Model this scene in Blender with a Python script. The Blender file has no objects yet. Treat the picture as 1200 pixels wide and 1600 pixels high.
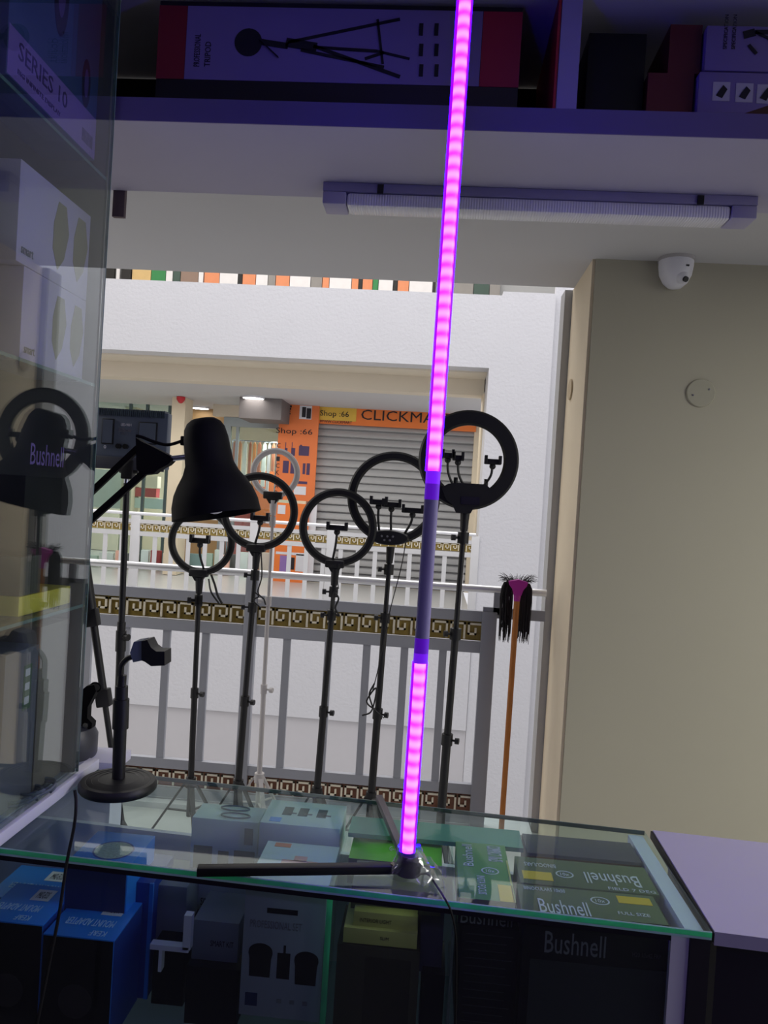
import bpy, bmesh, math, random
from mathutils import Vector, Matrix
random.seed(7)
S = bpy.context.scene
COL = S.collection
V = Vector
PI = math.pi
# ------------------------------------------------------------------ camera
CAMZ = 1.46
F = 1200.0
ROLL, YAW, PITCH = math.radians(3.5), math.radians(3.77), math.radians(0.855)
ROT = Matrix.Rotation(YAW, 3, 'Z') @ Matrix.Rotation(PI/2 - PITCH, 3, 'X') @ Matrix.Rotation(ROLL, 3, 'Z')
cam_data = bpy.data.cameras.new('camera')
cam_data.sensor_fit = 'VERTICAL'; cam_data.sensor_height = 36.0; cam_data.sensor_width = 27.0
cam_data.lens = 27.0; cam_data.clip_start = 0.02; cam_data.clip_end = 200
cam = bpy.data.objects.new('camera', cam_data); COL.objects.link(cam)
cam.matrix_world = Matrix.Translation((0, 0, CAMZ)) @ ROT.to_4x4()
S.camera = cam
# ------------------------------------------------------------------ exposure
S.view_settings.view_transform = 'Standard'
S.view_settings.look = 'None'
S.view_settings.exposure = 0.0
S.view_settings.gamma = 1.0
S.view_settings.use_curve_mapping = False
try:
    S.cycles.transparent_max_bounces = 40
    S.cycles.max_bounces = 12
except Exception: pass
# ------------------------------------------------------------------ world and large lights
w = bpy.data.worlds.new('world'); S.world = w; w.use_nodes = True
bg = w.node_tree.nodes['Background']; bg.inputs[0].default_value = (0.96, 0.95, 1.0, 1); bg.inputs[1].default_value = 0.85
def area(name, loc, sx, sy, power, col=(1, 1, 1), rot=(0, 0, 0)):
    l = bpy.data.lights.new(name, 'AREA'); l.shape = 'RECTANGLE'; l.size = sx; l.size_y = sy; l.energy = power; l.color = col
    o = bpy.data.objects.new(name, l); COL.objects.link(o); o.location = loc; o.rotation_euler = rot
    return o
area('atrium_skylight', (-0.5, 6.6, 8.5), 12, 5.5, 570, (1.0, 0.97, 0.98))
area('gallery_fill', (2.7, 1.3, 2.43), 1.4, 1.0, 50, (1.0, 0.98, 0.92))  # unseen ceiling lamp added to brighten the beige wall
area('gallery_fill', (4.6, 0.6, 2.43), 1.4, 1.4, 70, (1.0, 0.98, 0.93))  # second added lamp, out of view at right, for the same wall
area('gallery_fill', (-3.2, 2.5, 2.43), 1.4, 1.0, 44, (1.0, 0.97, 0.92))  # added out of view at left to lift the gallery ceiling
area('corridor_light', (-2.6, 11.15, 2.92), 7, 0.3, 70, (1.0, 0.98, 0.93))
area('shop_interior_fill', (-5.2, 15.2, 2.6), 3.5, 1.2, 120, (1.0, 0.98, 0.95))  # lamp added to brighten the goods behind the left shop glass
area('shop_interior_fill', (-2.6, 13.9, 2.55), 1.0, 0.5, 45, (1.0, 0.96, 0.92))  # added likewise inside the garment shop
area('upper_corridor_light', (-2.0, 11.6, 6.45), 9, 2.4, 130, (1.0, 0.97, 0.9))
area('violet_fill', (0.2, -0.9, 2.43), 1.5, 0.3, 6, (0.42, 0.28, 1.0))  # unseen lamp added behind the camera, tints the shelf and boxes violet
# ------------------------------------------------------------------ geometry helpers
def ray(px, py):
    return ROT @ V(((px-600)/F, (800-py)/F, -1.0))
def P(px, py, y):                    # point seen at a pixel, on the vertical plane Y = y
    d = ray(px, py); t = y/d.y
    return V((d.x*t, y, CAMZ + d.z*t))
def PZ(px, py, z):                   # point seen at a pixel, on the level plane Z = z
    d = ray(px, py); t = (z-CAMZ)/d.z
    return V((d.x*t, d.y*t, z))
def PX(px, py, x):                   # point seen at a pixel, on the plane X = x
    d = ray(px, py); t = x/d.x
    return V((x, d.y*t, CAMZ + d.z*t))

ORIG = {}
class MB:
    def __init__(s): s.bm = bmesh.new()
    def _hull(s, vs, faces):
        v = [s.bm.verts.new(p) for p in vs]
        fs = []
        for f in faces:
            try: fs.append(s.bm.faces.new([v[i] for i in f]))
            except Exception: pass
        return v, fs
    def obox(s, c, ax, ay, az, b=0):
        c = V(c); ax = V(ax); ay = V(ay); az = V(az)
        vs = [c + i*ax + j*ay + k*az for k in (-1, 1) for j in (-1, 1) for i in (-1, 1)]
        v, fs = s._hull(vs, [(0, 2, 3, 1), (4, 5, 7, 6), (0, 1, 5, 4), (2, 6, 7, 3), (0, 4, 6, 2), (1, 3, 7, 5)])
        if b:
            es = set(e for f in fs for e in f.edges)
            bmesh.ops.bevel(s.bm, geom=list(es), offset=b, segments=2, affect='EDGES', profile=0.5)
        return s
    def box(s, lo, hi, b=0):
        lo = V(lo); hi = V(hi); c = (lo+hi)/2; h = (hi-lo)/2
        return s.obox(c, (h.x, 0, 0), (0, h.y, 0), (0, 0, h.z), b)
    def bar(s, p0, p1, wx, wy, b=0, side=(1, 0, 0)):
        p0 = V(p0); p1 = V(p1); d = p1-p0; z = d.normalized(); x = V(side); x = (x - x.dot(z)*z).normalized(); y = z.cross(x)
        return s.obox((p0+p1)/2, x*wx/2, y*wy/2, d/2, b)
    def lathe(s, prof, c, axis=(0, 0, 1), n=40, sx=1.0):
        c = V(c); z = V(axis).normalized()
        x = z.orthogonal().normalized() if abs(z.z) > .9 else V((0, 0, 1)).cross(z).normalized()
        if abs(z.z) > .999: x = V((1, 0, 0))
        y = z.cross(x)
        rings = []
        for r, h in prof:
            if r < 1e-6: rings.append([s.bm.verts.new(c+z*h)])
            else: rings.append([s.bm.verts.new(c + z*h + r*(math.cos(2*PI*k/n)*x*sx + math.sin(2*PI*k/n)*y)) for k in range(n)])
        for a, b_ in zip(rings, rings[1:]):
            for k in range(n):
                q = [a[k % len(a)], a[(k+1) % len(a)], b_[(k+1) % len(b_)], b_[k % len(b_)]]
                u = []
                for t in q:
                    if t not in u: u.append(t)
                if len(u) > 2:
                    try: s.bm.faces.new(u)
                    except Exception: pass
        return s
    def cyl(s, p0, p1, r, r2=None, n=16):
        p0 = V(p0); p1 = V(p1); r2 = r if r2 is None else r2; L = (p1-p0).length
        return s.lathe([(0, 0), (r, 0), (r2, L), (0, L)], p0, p1-p0, n)
    def path(s, pts, r, n=8, sub=6):
        pts = [V(p) for p in pts]
        if len(pts) > 2 and sub > 1:
            q = []
            ext = [2*pts[0]-pts[1]] + pts + [2*pts[-1]-pts[-2]]
            for i in range(1, len(ext)-2):
                a, b_, c, d = ext[i-1:i+3]
                for k in range(sub):
                    t = k/sub
                    q.append(0.5*((2*b_) + (c-a)*t + (2*a-5*b_+4*c-d)*t*t + (3*b_-a-3*c+d)*t**3))
            q.append(pts[-1]); pts = q
        rings = []; x = None
        for i, p in enumerate(pts):
            t = (pts[min(i+1, len(pts)-1)] - pts[max(i-1, 0)]).normalized()
            if x is None: x = t.orthogonal().normalized()
            x = (x - x.dot(t)*t).normalized(); y = t.cross(x)
            rings.append([s.bm.verts.new(p + r*(math.cos(2*PI*k/n)*x + math.sin(2*PI*k/n)*y)) for k in range(n)])
        for a, b_ in zip(rings, rings[1:]):
            for k in range(n): s.bm.faces.new((a[k], a[(k+1) % n], b_[(k+1) % n], b_[k]))
        s.bm.faces.new(rings[0]); s.bm.faces.new(rings[-1])
        return s
    def annulus(s, c, ro, ri, t, axis=(0, 1, 0), n=72, c_=None):
        ch = t*.3 if c_ is None else c_
        return s.lathe([(ri, -t/2+ch), (ri+ch, -t/2), (ro-ch, -t/2), (ro, -t/2+ch), (ro, t/2-ch), (ro-ch, t/2), (ri+ch, t/2), (ri, t/2-ch), (ri, -t/2+ch)], c, axis, n)
    def prism(s, pts, d, b=0):           # polygon pts extruded by vector d
        pts = [V(p) for p in pts]; d = V(d); n = len(pts)
        a = [s.bm.verts.new(p) for p in pts]; c = [s.bm.verts.new(p+d) for p in pts]
        s.bm.faces.new(a); s.bm.faces.new(c[::-1])
        for i in range(n): s.bm.faces.new((a[i], c[i], c[(i+1) % n], a[(i+1) % n]))
        return s
    def sphere(s, c, r, sx=1, sy=1, sz=1, n=20):
        g = bmesh.ops.create_uvsphere(s.bm, u_segments=n, v_segments=n//2, radius=r)
        for v in g['verts']: v.co = V((v.co.x*sx, v.co.y*sy, v.co.z*sz)) + V(c)
        return s
    def build(s, name, m, parent=None, loc=None):
        bm = s.bm
        bmesh.ops.recalc_face_normals(bm, faces=bm.faces)
        if parent is not None:
            off = ORIG[parent.name]
        else:
            if loc is None:
                xs = [v.co.x for v in bm.verts]; ys = [v.co.y for v in bm.verts]; zs = [v.co.z for v in bm.verts]
                loc = V(((min(xs)+max(xs))/2, (min(ys)+max(ys))/2, min(zs)))
            off = V(loc)
        for v in bm.verts: v.co -= off
        me = bpy.data.meshes.new(name); bm.to_mesh(me); bm.free()
        for p in me.polygons: p.use_smooth = True
        try: me.set_sharp_from_angle(angle=0.7)
        except Exception: pass
        o = bpy.data.objects.new(name, me); COL.objects.link(o)
        me.materials.append(m)
        if parent is not None: o.parent = parent
        else: o.location = off
        ORIG[o.name] = off
        return o
def tag(o, label=None, cat=None, group=None, kind=None):
    if label: o['label'] = label
    if cat: o['category'] = cat
    if group: o['group'] = group
    if kind: o['kind'] = kind
    return o
def thing(name, loc, label, cat, group=None):
    o = bpy.data.objects.new(name, None); COL.objects.link(o); o.location = loc; o.empty_display_size = .05
    ORIG[o.name] = V(loc)
    return tag(o, label, cat, group)
def struct(name, mb, m):
    return tag(mb.build(name, m), kind='structure')
def text(s, O, R, U, m, parent, name='lettering', depth=0.0006, width=None):
    """raised print: s fitted to the box at corner O with edge vectors R (width) and U (height)"""
    O = V(O); R = V(R); U = V(U); N = R.cross(U).normalized()
    c = bpy.data.curves.new('t', 'FONT'); c.body = s; c.resolution_u = 2
    t = bpy.data.objects.new('t', c); COL.objects.link(t)
    bpy.context.view_layer.update()
    me = bpy.data.meshes.new_from_object(t.evaluated_get(bpy.context.evaluated_depsgraph_get()))
    COL.objects.unlink(t); bpy.data.objects.remove(t); bpy.data.curves.remove(c)
    xs = [v.co.x for v in me.vertices]; ys = [v.co.y for v in me.vertices]
    x0, x1, y0, y1 = min(xs), max(xs), min(ys), max(ys)
    mb = MB(); mb.bm.from_mesh(me); bpy.data.meshes.remove(me)
    for v in mb.bm.verts:
        v.co = O + R*((v.co.x-x0)/(x1-x0)) + U*((v.co.y-y0)/(y1-y0))
    g = bmesh.ops.extrude_face_region(mb.bm, geom=mb.bm.faces[:])
    for e in g['geom']:
        if isinstance(e, bmesh.types.BMVert): e.co += N*depth
    return mb.build(name, m, parent)
# ------------------------------------------------------------------ materials
def lin(c):
    return tuple(((x/255)/12.92 if x/255 <= .04045 else ((x/255+.055)/1.055)**2.4) for x in c)
MATS = {}
def mat(name, rgb, rough=.6, metal=0, vary=.06, scale=8, bump=0, bscale=60, coat=0, spec=.5):
    if name in MATS: return MATS[name]
    m = bpy.data.materials.new(name); m.use_nodes = True; nt = m.node_tree; b = nt.nodes['Principled BSDF']
    c = lin(rgb)
    tc = nt.nodes.new('ShaderNodeTexCoord'); nz = nt.nodes.new('ShaderNodeTexNoise'); nz.inputs['Scale'].default_value = scale
    nz.inputs['Detail'].default_value = 4
    nt.links.new(tc.outputs['Object'], nz.inputs['Vector'])
    mx = nt.nodes.new('ShaderNodeMix'); mx.data_type = 'RGBA'
    mx.inputs[6].default_value = (*[x*(1-vary) for x in c], 1); mx.inputs[7].default_value = (*[min(1, x*(1+vary)) for x in c], 1)
    nt.links.new(nz.outputs[0], mx.inputs[0]); nt.links.new(mx.outputs[2], b.inputs['Base Color'])
    b.inputs['Roughness'].default_value = rough; b.inputs['Metallic'].default_value = metal
    b.inputs['Specular IOR Level'].default_value = spec
    b.inputs['Coat Weight'].default_value = coat
    if bump:
        n2 = nt.nodes.new('ShaderNodeTexNoise'); n2.inputs['Scale'].default_value = bscale; n2.inputs['Detail'].default_value = 5
        nt.links.new(tc.outputs['Object'], n2.inputs['Vector'])
        bp = nt.nodes.new('ShaderNodeBump'); bp.inputs['Strength'].default_value = bump; bp.inputs['Distance'].default_value = .01
        nt.links.new(n2.outputs[0], bp.inputs['Height']); nt.links.new(bp.outputs[0], b.inputs['Normal'])
    MATS[name] = m
    return m
def glass(name, tint=(.93, .98, .96), refl=1.0, rough=.0, haze=0.0):
    m = bpy.data.materials.new(name); m.use_nodes = True; nt = m.node_tree; nt.nodes.clear()
    out = nt.nodes.new('ShaderNodeOutputMaterial'); tr = nt.nodes.new('ShaderNodeBsdfTransparent'); gl = nt.nodes.new('ShaderNodeBsdfGlossy')
    tr.inputs[0].default_value = (*tint, 1); gl.inputs['Roughness'].default_value = rough; gl.inputs[0].default_value = (1, 1, 1, 1)
    lw = nt.nodes.new('ShaderNodeLayerWeight'); lw.inputs['Blend'].default_value = .5
    p = nt.nodes.new('ShaderNodeMath'); p.operation = 'POWER'; p.inputs[1].default_value = 5
    a = nt.nodes.new('ShaderNodeMath'); a.operation = 'MULTIPLY_ADD'; a.inputs[1].default_value = .96*refl; a.inputs[2].default_value = .04*refl
    nt.links.new(lw.outputs['Facing'], p.inputs[0]); nt.links.new(p.outputs[0], a.inputs[0])
    mx = nt.nodes.new('ShaderNodeMixShader'); nt.links.new(a.outputs[0], mx.inputs[0]); nt.links.new(tr.outputs[0], mx.inputs[1]); nt.links.new(gl.outputs[0], mx.inputs[2])
    last = mx
    if haze:                                   # a film of dust on the glass
        df = nt.nodes.new('ShaderNodeBsdfDiffuse'); df.inputs[0].default_value = (.75, .8, .8, 1)
        nz = nt.nodes.new('ShaderNodeTexNoise'); nz.inputs['Scale'].default_value = 9; tc = nt.nodes.new('ShaderNodeTexCoord')
        nt.links.new(tc.outputs['Object'], nz.inputs['Vector'])
        mm = nt.nodes.new('ShaderNodeMath'); mm.operation = 'MULTIPLY'; mm.inputs[1].default_value = haze*2; nt.links.new(nz.outputs[0], mm.inputs[0])
        m2 = nt.nodes.new('ShaderNodeMixShader'); nt.links.new(mm.outputs[0], m2.inputs[0]); nt.links.new(mx.outputs[0], m2.inputs[1]); nt.links.new(df.outputs[0], m2.inputs[2]); last = m2
    nt.links.new(last.outputs[0], out.inputs[0])
    return m
def emit(name, rgb, strength):
    m = bpy.data.materials.new(name); m.use_nodes = True; nt = m.node_tree; b = nt.nodes['Principled BSDF']
    b.inputs['Base Color'].default_value = (*rgb, 1); b.inputs['Emission Color'].default_value = (*rgb, 1); b.inputs['Emission Strength'].default_value = strength
    return m
def slats(name, rgb, pitch, rough=.5, axis=2, depth=.5, metal=0):
    m = mat(name, rgb, rough, metal); nt = m.node_tree; b = nt.nodes['Principled BSDF']
    tc = nt.nodes.new('ShaderNodeTexCoord'); sp = nt.nodes.new('ShaderNodeSeparateXYZ'); nt.links.new(tc.outputs['Object'], sp.inputs[0])
    mu = nt.nodes.new('ShaderNodeMath'); mu.operation = 'MULTIPLY'; mu.inputs[1].default_value = 2*PI/pitch; nt.links.new(sp.outputs[axis], mu.inputs[0])
    sn = nt.nodes.new('ShaderNodeMath'); sn.operation = 'SINE'; nt.links.new(mu.outputs[0], sn.inputs[0])
    bp = nt.nodes.new('ShaderNodeBump'); bp.inputs['Strength'].default_value = depth; bp.inputs['Distance'].default_value = pitch*.25
    nt.links.new(sn.outputs[0], bp.inputs['Height']); nt.links.new(bp.outputs[0], b.inputs['Normal'])
    return m
def led(name, pitch):
    m = bpy.data.materials.new(name); m.use_nodes = True; nt = m.node_tree; b = nt.nodes['Principled BSDF']
    b.inputs['Base Color'].default_value = (.5, .3, .7, 1); b.inputs['Roughness'].default_value = .4
    tc = nt.nodes.new('ShaderNodeTexCoord'); sp = nt.nodes.new('ShaderNodeSeparateXYZ'); nt.links.new(tc.outputs['Object'], sp.inputs[0])
    mu = nt.nodes.new('ShaderNodeMath'); mu.operation = 'MULTIPLY'; mu.inputs[1].default_value = 2*PI/pitch; nt.links.new(sp.outputs[2], mu.inputs[0])
    sn = nt.nodes.new('ShaderNodeMath'); sn.operation = 'SINE'; nt.links.new(mu.outputs[0], sn.inputs[0])
    ma = nt.nodes.new('ShaderNodeMath'); ma.operation = 'MULTIPLY_ADD'; ma.inputs[1].default_value = .5; ma.inputs[2].default_value = .5; nt.links.new(sn.outputs[0], ma.inputs[0])
    mx = nt.nodes.new('ShaderNodeMix'); mx.data_type = 'RGBA'; mx.inputs[6].default_value = (.34, .006, 1.0, 1); mx.inputs[7].default_value = (.55, .060, 1.0, 1)
    nt.links.new(ma.outputs[0], mx.inputs[0]); nt.links.new(mx.outputs[2], b.inputs['Emission Color'])
    b.inputs['Emission Strength'].default_value = LED_STRENGTH
    return m
LED_STRENGTH = 7.0

white_plaster = mat('white_plaster', (205, 205, 208), .9, bump=.5, bscale=25, vary=.03, scale=2)
cream_plaster = mat('cream_plaster', (214, 204, 186), .85, vary=.04, scale=2)
ceil_white = mat('ceiling_white', (192, 192, 194), .9, vary=.03, scale=1.5)
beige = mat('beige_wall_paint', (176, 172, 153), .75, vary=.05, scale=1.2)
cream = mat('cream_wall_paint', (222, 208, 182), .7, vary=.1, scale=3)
grey_plaster = mat('grey_plaster', (176, 176, 176), .9, vary=.04)
tile = mat('floor_tile', (186, 186, 184), .3, vary=.05)
dark_wall = mat('dark_wall', (40, 38, 48), .8)
steel_paint = mat('grey_rail_paint', (150, 152, 160), .45, vary=.04)
far_paint = mat('pale_rail_paint', (205, 205, 205), .5)
chrome = mat('polished_handrail', (236, 236, 238), .32, .55)
gold = mat('gold_band', (150, 128, 62), .4, .4, vary=.2, scale=30)
cream_metal = mat('cream_key', (226, 218, 196), .4)
black = mat('black_plastic', (16, 16, 19), .5, vary=.15)
black_matte = mat('black_enamel', (8, 7, 10), .75, vary=.1, spec=.25)
dgrey = mat('dark_grey_plastic', (92, 102, 118), .5)
darkglass = mat('dark_screen', (36, 34, 46), .25)
ltgrey = mat('light_grey_plastic', (190, 190, 188), .5)
whitep = mat('white_plastic', (218, 218, 225), .4)
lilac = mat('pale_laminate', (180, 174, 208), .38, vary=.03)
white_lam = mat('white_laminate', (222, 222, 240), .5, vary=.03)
metal = mat('bare_metal', (190, 195, 205), .25, 1)
green_edge = mat('green_glass_edge', (92, 186, 150), .2, vary=.15, scale=40)
pale_edge = mat('pale_glass_edge', (178, 196, 214), .2, vary=.1, scale=30)
def translucent(m, f):
    nt = m.node_tree; b = nt.nodes['Principled BSDF']; out = [n for n in nt.nodes if n.type == 'OUTPUT_MATERIAL'][0]
    t = nt.nodes.new('ShaderNodeBsdfTranslucent'); nt.links.new(b.inputs['Base Color'].links[0].from_socket, t.inputs[0])
    mx = nt.nodes.new('ShaderNodeMixShader'); mx.inputs[0].default_value = f
    nt.links.new(b.outputs[0], mx.inputs[1]); nt.links.new(t.outputs[0], mx.inputs[2]); nt.links.new(mx.outputs[0], out.inputs[0]); return m
green_edge = translucent(mat('green_glass_edge2', (140, 240, 200), .15, vary=.15, scale=40), .75)
pale_edge = translucent(mat('pale_glass_edge2', (215, 230, 245), .15, vary=.1, scale=30), .7)
orange = mat('orange_print', (232, 122, 52), .6, vary=.12, scale=3)
yellow = mat('yellow_print', (222, 180, 70), .6)
ink = mat('black_ink', (24, 18, 26), .6)
wink = mat('white_ink', (215, 215, 222), .6)
gink = mat('grey_ink', (120, 120, 130), .6)
shopglass = glass('shop_glass', (.80, .9, .88), .8)
caseglass = glass('case_glass', (.90, .96, .945), 1.3, haze=.006)
cabglass = glass('cabinet_glass', (.90, .96, .94), 2.0, haze=.006)
topglass = glass('counter_glass', (.86, .95, .925), 0.4, haze=.03)
film = glass('plastic_film', (.90, .9, .94), 3.0, .12, haze=.08)
# ================================================================== STRUCTURE
ZC = P(400, 428, 3.46).z            # gallery ceiling
D1, D2, D3 = 3.46, 9.8, 13.0
WX = P(919, 600, 3.06).x
struct('floor', MB().box((-6, 1.62, -.25), (7, 3.62, 0)), tile)
struct('floor_shop', MB().box((-6, -2, -.25), (7, 1.619, 0)), mat('dark_floor', (58, 56, 64), .45))
struct('ceiling', MB().box((-6, -2, ZC), (7, 3.47, ZC+.5)), ceil_white)
struct('wall_right', MB().box((WX, 3.06, 0), (7, 3.50, ZC)), beige)
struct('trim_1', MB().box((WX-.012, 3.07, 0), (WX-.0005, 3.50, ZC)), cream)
struct('trim_2', MB().box((WX-.045, 3.505, -1.2), (WX+.2, 3.62, ZC)), grey_plaster)
struct('wall_back', MB().box((-3, -1.62, 0), (3, -1.5, ZC)), dark_wall)
struct('wall_left', MB().box((-3.1, -1.5, 0), (-3, 1.6, ZC)), dark_wall)
# opposite side of the atrium
zp_top = P(400, 445, D2).z; zp_bot = P(400, 557, D2).z
xr = P(865, 520, D2).x; xi = P(760, 640, D2).x
zf_top = P(400, 949, D2).z; zf_bot = P(400, 1115, D2).z
frame = MB()
frame.box((-9, D2, zp_bot), (xr, D2+.3, zp_top))
frame.box((xi, D2, -4), (xr, D2+.55, zp_bot))
struct('wall_opposite', frame, white_plaster)
ledge = MB(); a = P(786, 466, D2)
ledge.box((a.x, D2, zp_top), (xr, D2+.3, zp_top+.05)); struct('trim_3', ledge, white_plaster)
zs_low = P(400, 600, D2+.8).z
struct('trim_4', MB().box((-9, D2+.8, zs_low), (xi, D2+1.1, zp_bot)).box((-9, D2+.3, zp_bot-.02), (xi, D2+.8, zp_bot+.05)), cream_plaster)
struct('trim_5', MB().box((xi-.02, D2+.56, -.2), (xi+.22, D2+1.0, zs_low)), cream)
struct('ceiling_opposite', MB().box((-9, D2+1.1, zs_low), (3, 17.5, zs_low+.1)), ceil_white)
struct('floor_opposite', MB().box((-9, D2+.05, zf_bot), (xi-.005, 17.5, -.01)), tile)
struct('wall_lower', MB().box((-9, D2-.02, zf_bot), (xi-.005, D2+.04, -.01)), white_plaster)
struct('trim_6', MB().box((-9, D2+.01, -4.2), (xi-.005, D2+.06, zf_bot-.01)), mat('lower_plaster', (196, 194, 196), .9, vary=.03))
struct('floor_lower', MB().box((-9, 3.7, -4.4), (7, D2+.5, -4.2)), tile)
struct('wall_upper', MB().box((-9, D3+.1, 3.8), (3, D3+.2, 7.2)), grey_plaster)
struct('ceiling_upper', MB().box((-9, D2+.3, 6.5), (3, D3+.1, 6.6)), ceil_white)
struct('floor_upper', MB().box((-9, D2+.31, zp_bot+.06), (3, D3+.6, zp_bot+.3)), tile)
struct('trim_7', MB().box((WX+.16, 3.7, -4), (7, 3.8, 7)), white_plaster)
struct('wall_outer', MB().box((xr+.01, D2+.1, -4), (7, D2+.2, 8)), white_plaster)
struct('wall_far', MB().box((-9, 17.5, -.2), (3, 17.6, 7)), cream)
struct('wall_side', MB().box((-9.1, 3.6, -4.2), (-9, 17.5, 8)), cream_plaster)

# ================================================================== RAILINGS
def meander(mb, x0, x1, zb, zt, y, flip_at=None, unit=None):
    h = zt-zb; u = unit or h*1.08; t = h*.125
    n = int((x1-x0)/u)
    segs = [((0, 0), (0, 1)), ((0, 1), (.76, 1)), ((.76, 1), (.76, .3)), ((.76, .3), (.38, .3)), ((.38, .3), (.38, .66))]
    u = (x1-x0)/n
    for i in range(n):
        fl = flip_at is not None and x0+i*u > flip_at
        for (a, b_) in segs:
            ax, az, bx_, bz = a[0]+.1, a[1], b_[0]+.1, b_[1]; xo = x0+i*u
            if fl: ax, bx_ = 1-ax, 1-bx_
            X0, X1 = sorted((xo+ax*u, xo+bx_*u)); Z0, Z1 = sorted((zb+t/2+az*(h-t), zb+t/2+bz*(h-t)))
            mb.box((X0-t/2, y-.004, Z0-t/2), (X1+t/2, y+.004, Z1+t/2))
def railing(y, zz, xs_bal, x0, x1, posts, paint, label, group, plate_b, xh=None):
    r = thing('balcony_railing', ((x0+x1)/2, y, 0), label, 'railing', group)
    MB().cyl((x0, y, zz['hand']), (xh or x1, y, zz['hand']), zz['hr'], n=20).build('handrail', chrome, r)
    for nm in ('bar1', 'bar2', 'bar3', 'bar4'):
        a, b_ = zz[nm]; MB().box((x0, y-.014, a), (x1, y+.014, b_)).build('rail_bar', paint, r)
    for (px, w_, z0, z1) in posts:
        MB().box((px-w_/2, y-.0195, z0), (px+w_/2, y+.0195, z1), .003).build('post', paint, r)
    for x in xs_bal:
        MB().box((x-zz['bw']/2, y-.009, zz['bar3'][1]), (x+zz['bw']/2, y+.009, zz['bar2'][0])).build('baluster', paint, r)
    cuts = sorted([x0]+[p[0] for p in posts if p[3] > zz['m1'][0]]+[x1])
    for (za, zb_, pl) in ((zz['m1'][0], zz['m1'][1], True), (zz['m2'][0], zz['m2'][1], plate_b)):
        for a, b_ in zip(cuts, cuts[1:]):
            if b_-a < .15: continue
            g = MB(); g.box((a, y+.006, za), (b_, y+.009, za+.010)); g.box((a, y+.006, zb_-.010), (b_, y+.009, zb_))
            g.box((a, y+.004, za), (b_, y+.0075, zb_))
            gg = g.build('gold_strip', gold if pl else mat('bronze_band', (118, 76, 56), .4, .3, vary=.35, scale=14), r)
            m = MB(); meander(m, a+.03, b_-.02, za+.006, zb_-.006, y-.002, posts[0][0] if zz['flip'] else None)
            m.build('greek_key', cream_metal, gg)
    return r
def zz_for(d, hand, b1, m1, b2, b3, m2, b4, px=400):
    Z = lambda q: P(px, q, d).z
    f = lambda t: (Z(t[1]), Z(t[0]))
    return dict(hand=Z(hand), bar1=f(b1), m1=f(m1), bar2=f(b2), bar3=f(b3), m2=f(m2), bar4=f(b4))
z1 = zz_for(D1, 896, (930, 946), (947, 976), (977, 994), (1196, 1211), (1213, 1240), (1241, 1256))
z1.update(hr=.0165, bw=.034, flip=True)
xsb = [P(x, 1100, D1).x for x in (72, 133, 192, 255, 316, 443, 508, 568, 627, 687)]
xm = P(384, 1100, D1).x; xe = P(756, 1100, D1).x
x_left = P(-60, 1000, D1).x
r1 = railing(D1, z1, xsb, x_left, xe, [(xm, .056, z1['bar4'][0], z1['hand']-.01), (xe, .066, .01, z1['bar1'][1]), (x_left+.1, .05, .01, z1['bar1'][1])], steel_paint,
        'near grey metal railing with gold key pattern bands, just behind the ring light stands', 'balcony railings', False, xh=WX-.05)
MB().box((xe+.015, D1-.012, z1['bar1'][1]-.01), (xe+.05, D1+.012, z1['hand']-.008)).box((xe-.03, D1-.012, z1['bar1'][0]+.02), (WX-.05, D1+.012, z1['bar1'][1]+.02)).build('end_bracket', steel_paint, r1)
struct('trim_8', MB().box((-6, D1-.06, 0), (WX-.05, D1+.12, z1['bar4'][0]-.01)), white_plaster)
s = D2/D1
z2 = zz_for(D2, 814, (823, 829), (829, 841), (842, 849), (930, 936), (936, 944), (944, 949))
z2.update(hr=.022, bw=.055, flip=False)
xl2 = P(100, 830, D2).x; xe2 = P(742, 860, D2).x
mid2 = P(517, 860, D2).x; mid3 = P(210, 860, D2).x; mid0 = P(395, 860, D2).x
xs2 = []; x = xl2+.12
while x < xe2-.1:
    if min(abs(x-mid2), abs(x-mid3), abs(x-mid0)) > .07: xs2.append(x)
    x += .222
railing(D2, z2, xs2, xl2, xe2, [(mid2, .12, z2['bar4'][0], z2['hand']-.02), (mid3, .12, z2['bar4'][0], z2['hand']-.02), (mid0, .1, z2['bar4'][0], z2['hand']-.02), (xe2, .1, .0, z2['hand']-.02)], far_paint,
        'far pale railing across the atrium in front of the orange shop banner', 'balcony railings', True)

# ================================================================== OPPOSITE SHOPS
ORD = ['first', 'second', 'third', 'fourth', 'fifth', 'sixth', 'seventh', 'eighth', 'ninth', 'tenth', 'eleventh', 'twelfth', 'thirteenth', 'fourteenth', 'fifteenth', 'sixteenth', 'seventeenth', 'eighteenth', 'nineteenth', 'twentieth']
# roller shutter
d = D3
a = P(497, 660, d); b_ = P(742, 660, d)
sh = thing('roller_shutter', ((a.x+b_.x)/2, d, 0), 'grey ribbed roller shutter closed across the shop opposite, below the orange sign', 'shutter')
ztop = P(600, 668, d).z
MB().box((a.x, d, 0), (b_.x, d+.05, ztop)).build('shutter_curtain', slats('shutter_grey', (150, 150, 152), .128, .5, depth=1.0), sh)
sl = MB(); z = .06
while z < ztop-.03:
    sl.prism([(a.x, d, z), (a.x, d-.035, z+.012), (a.x, d-.035, z+.05), (a.x, d, z+.10)], (b_.x-a.x, 0, 0)); z += .128
sl.build('shutter_slats', mat('slat_grey', (160, 160, 161), .5), sh)
xg = P(484, 700, d).x
MB().box((xg, d-.06, 0), (a.x, d+.04, ztop+.1), .005).build('guide_rail', mat('guide_grey', (170, 175, 172), .4), sh)
MB().box((b_.x, d-.06, 0), (b_.x+.12, d+.04, ztop+.1), .005).build('guide_rail', cream, sh)
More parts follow.
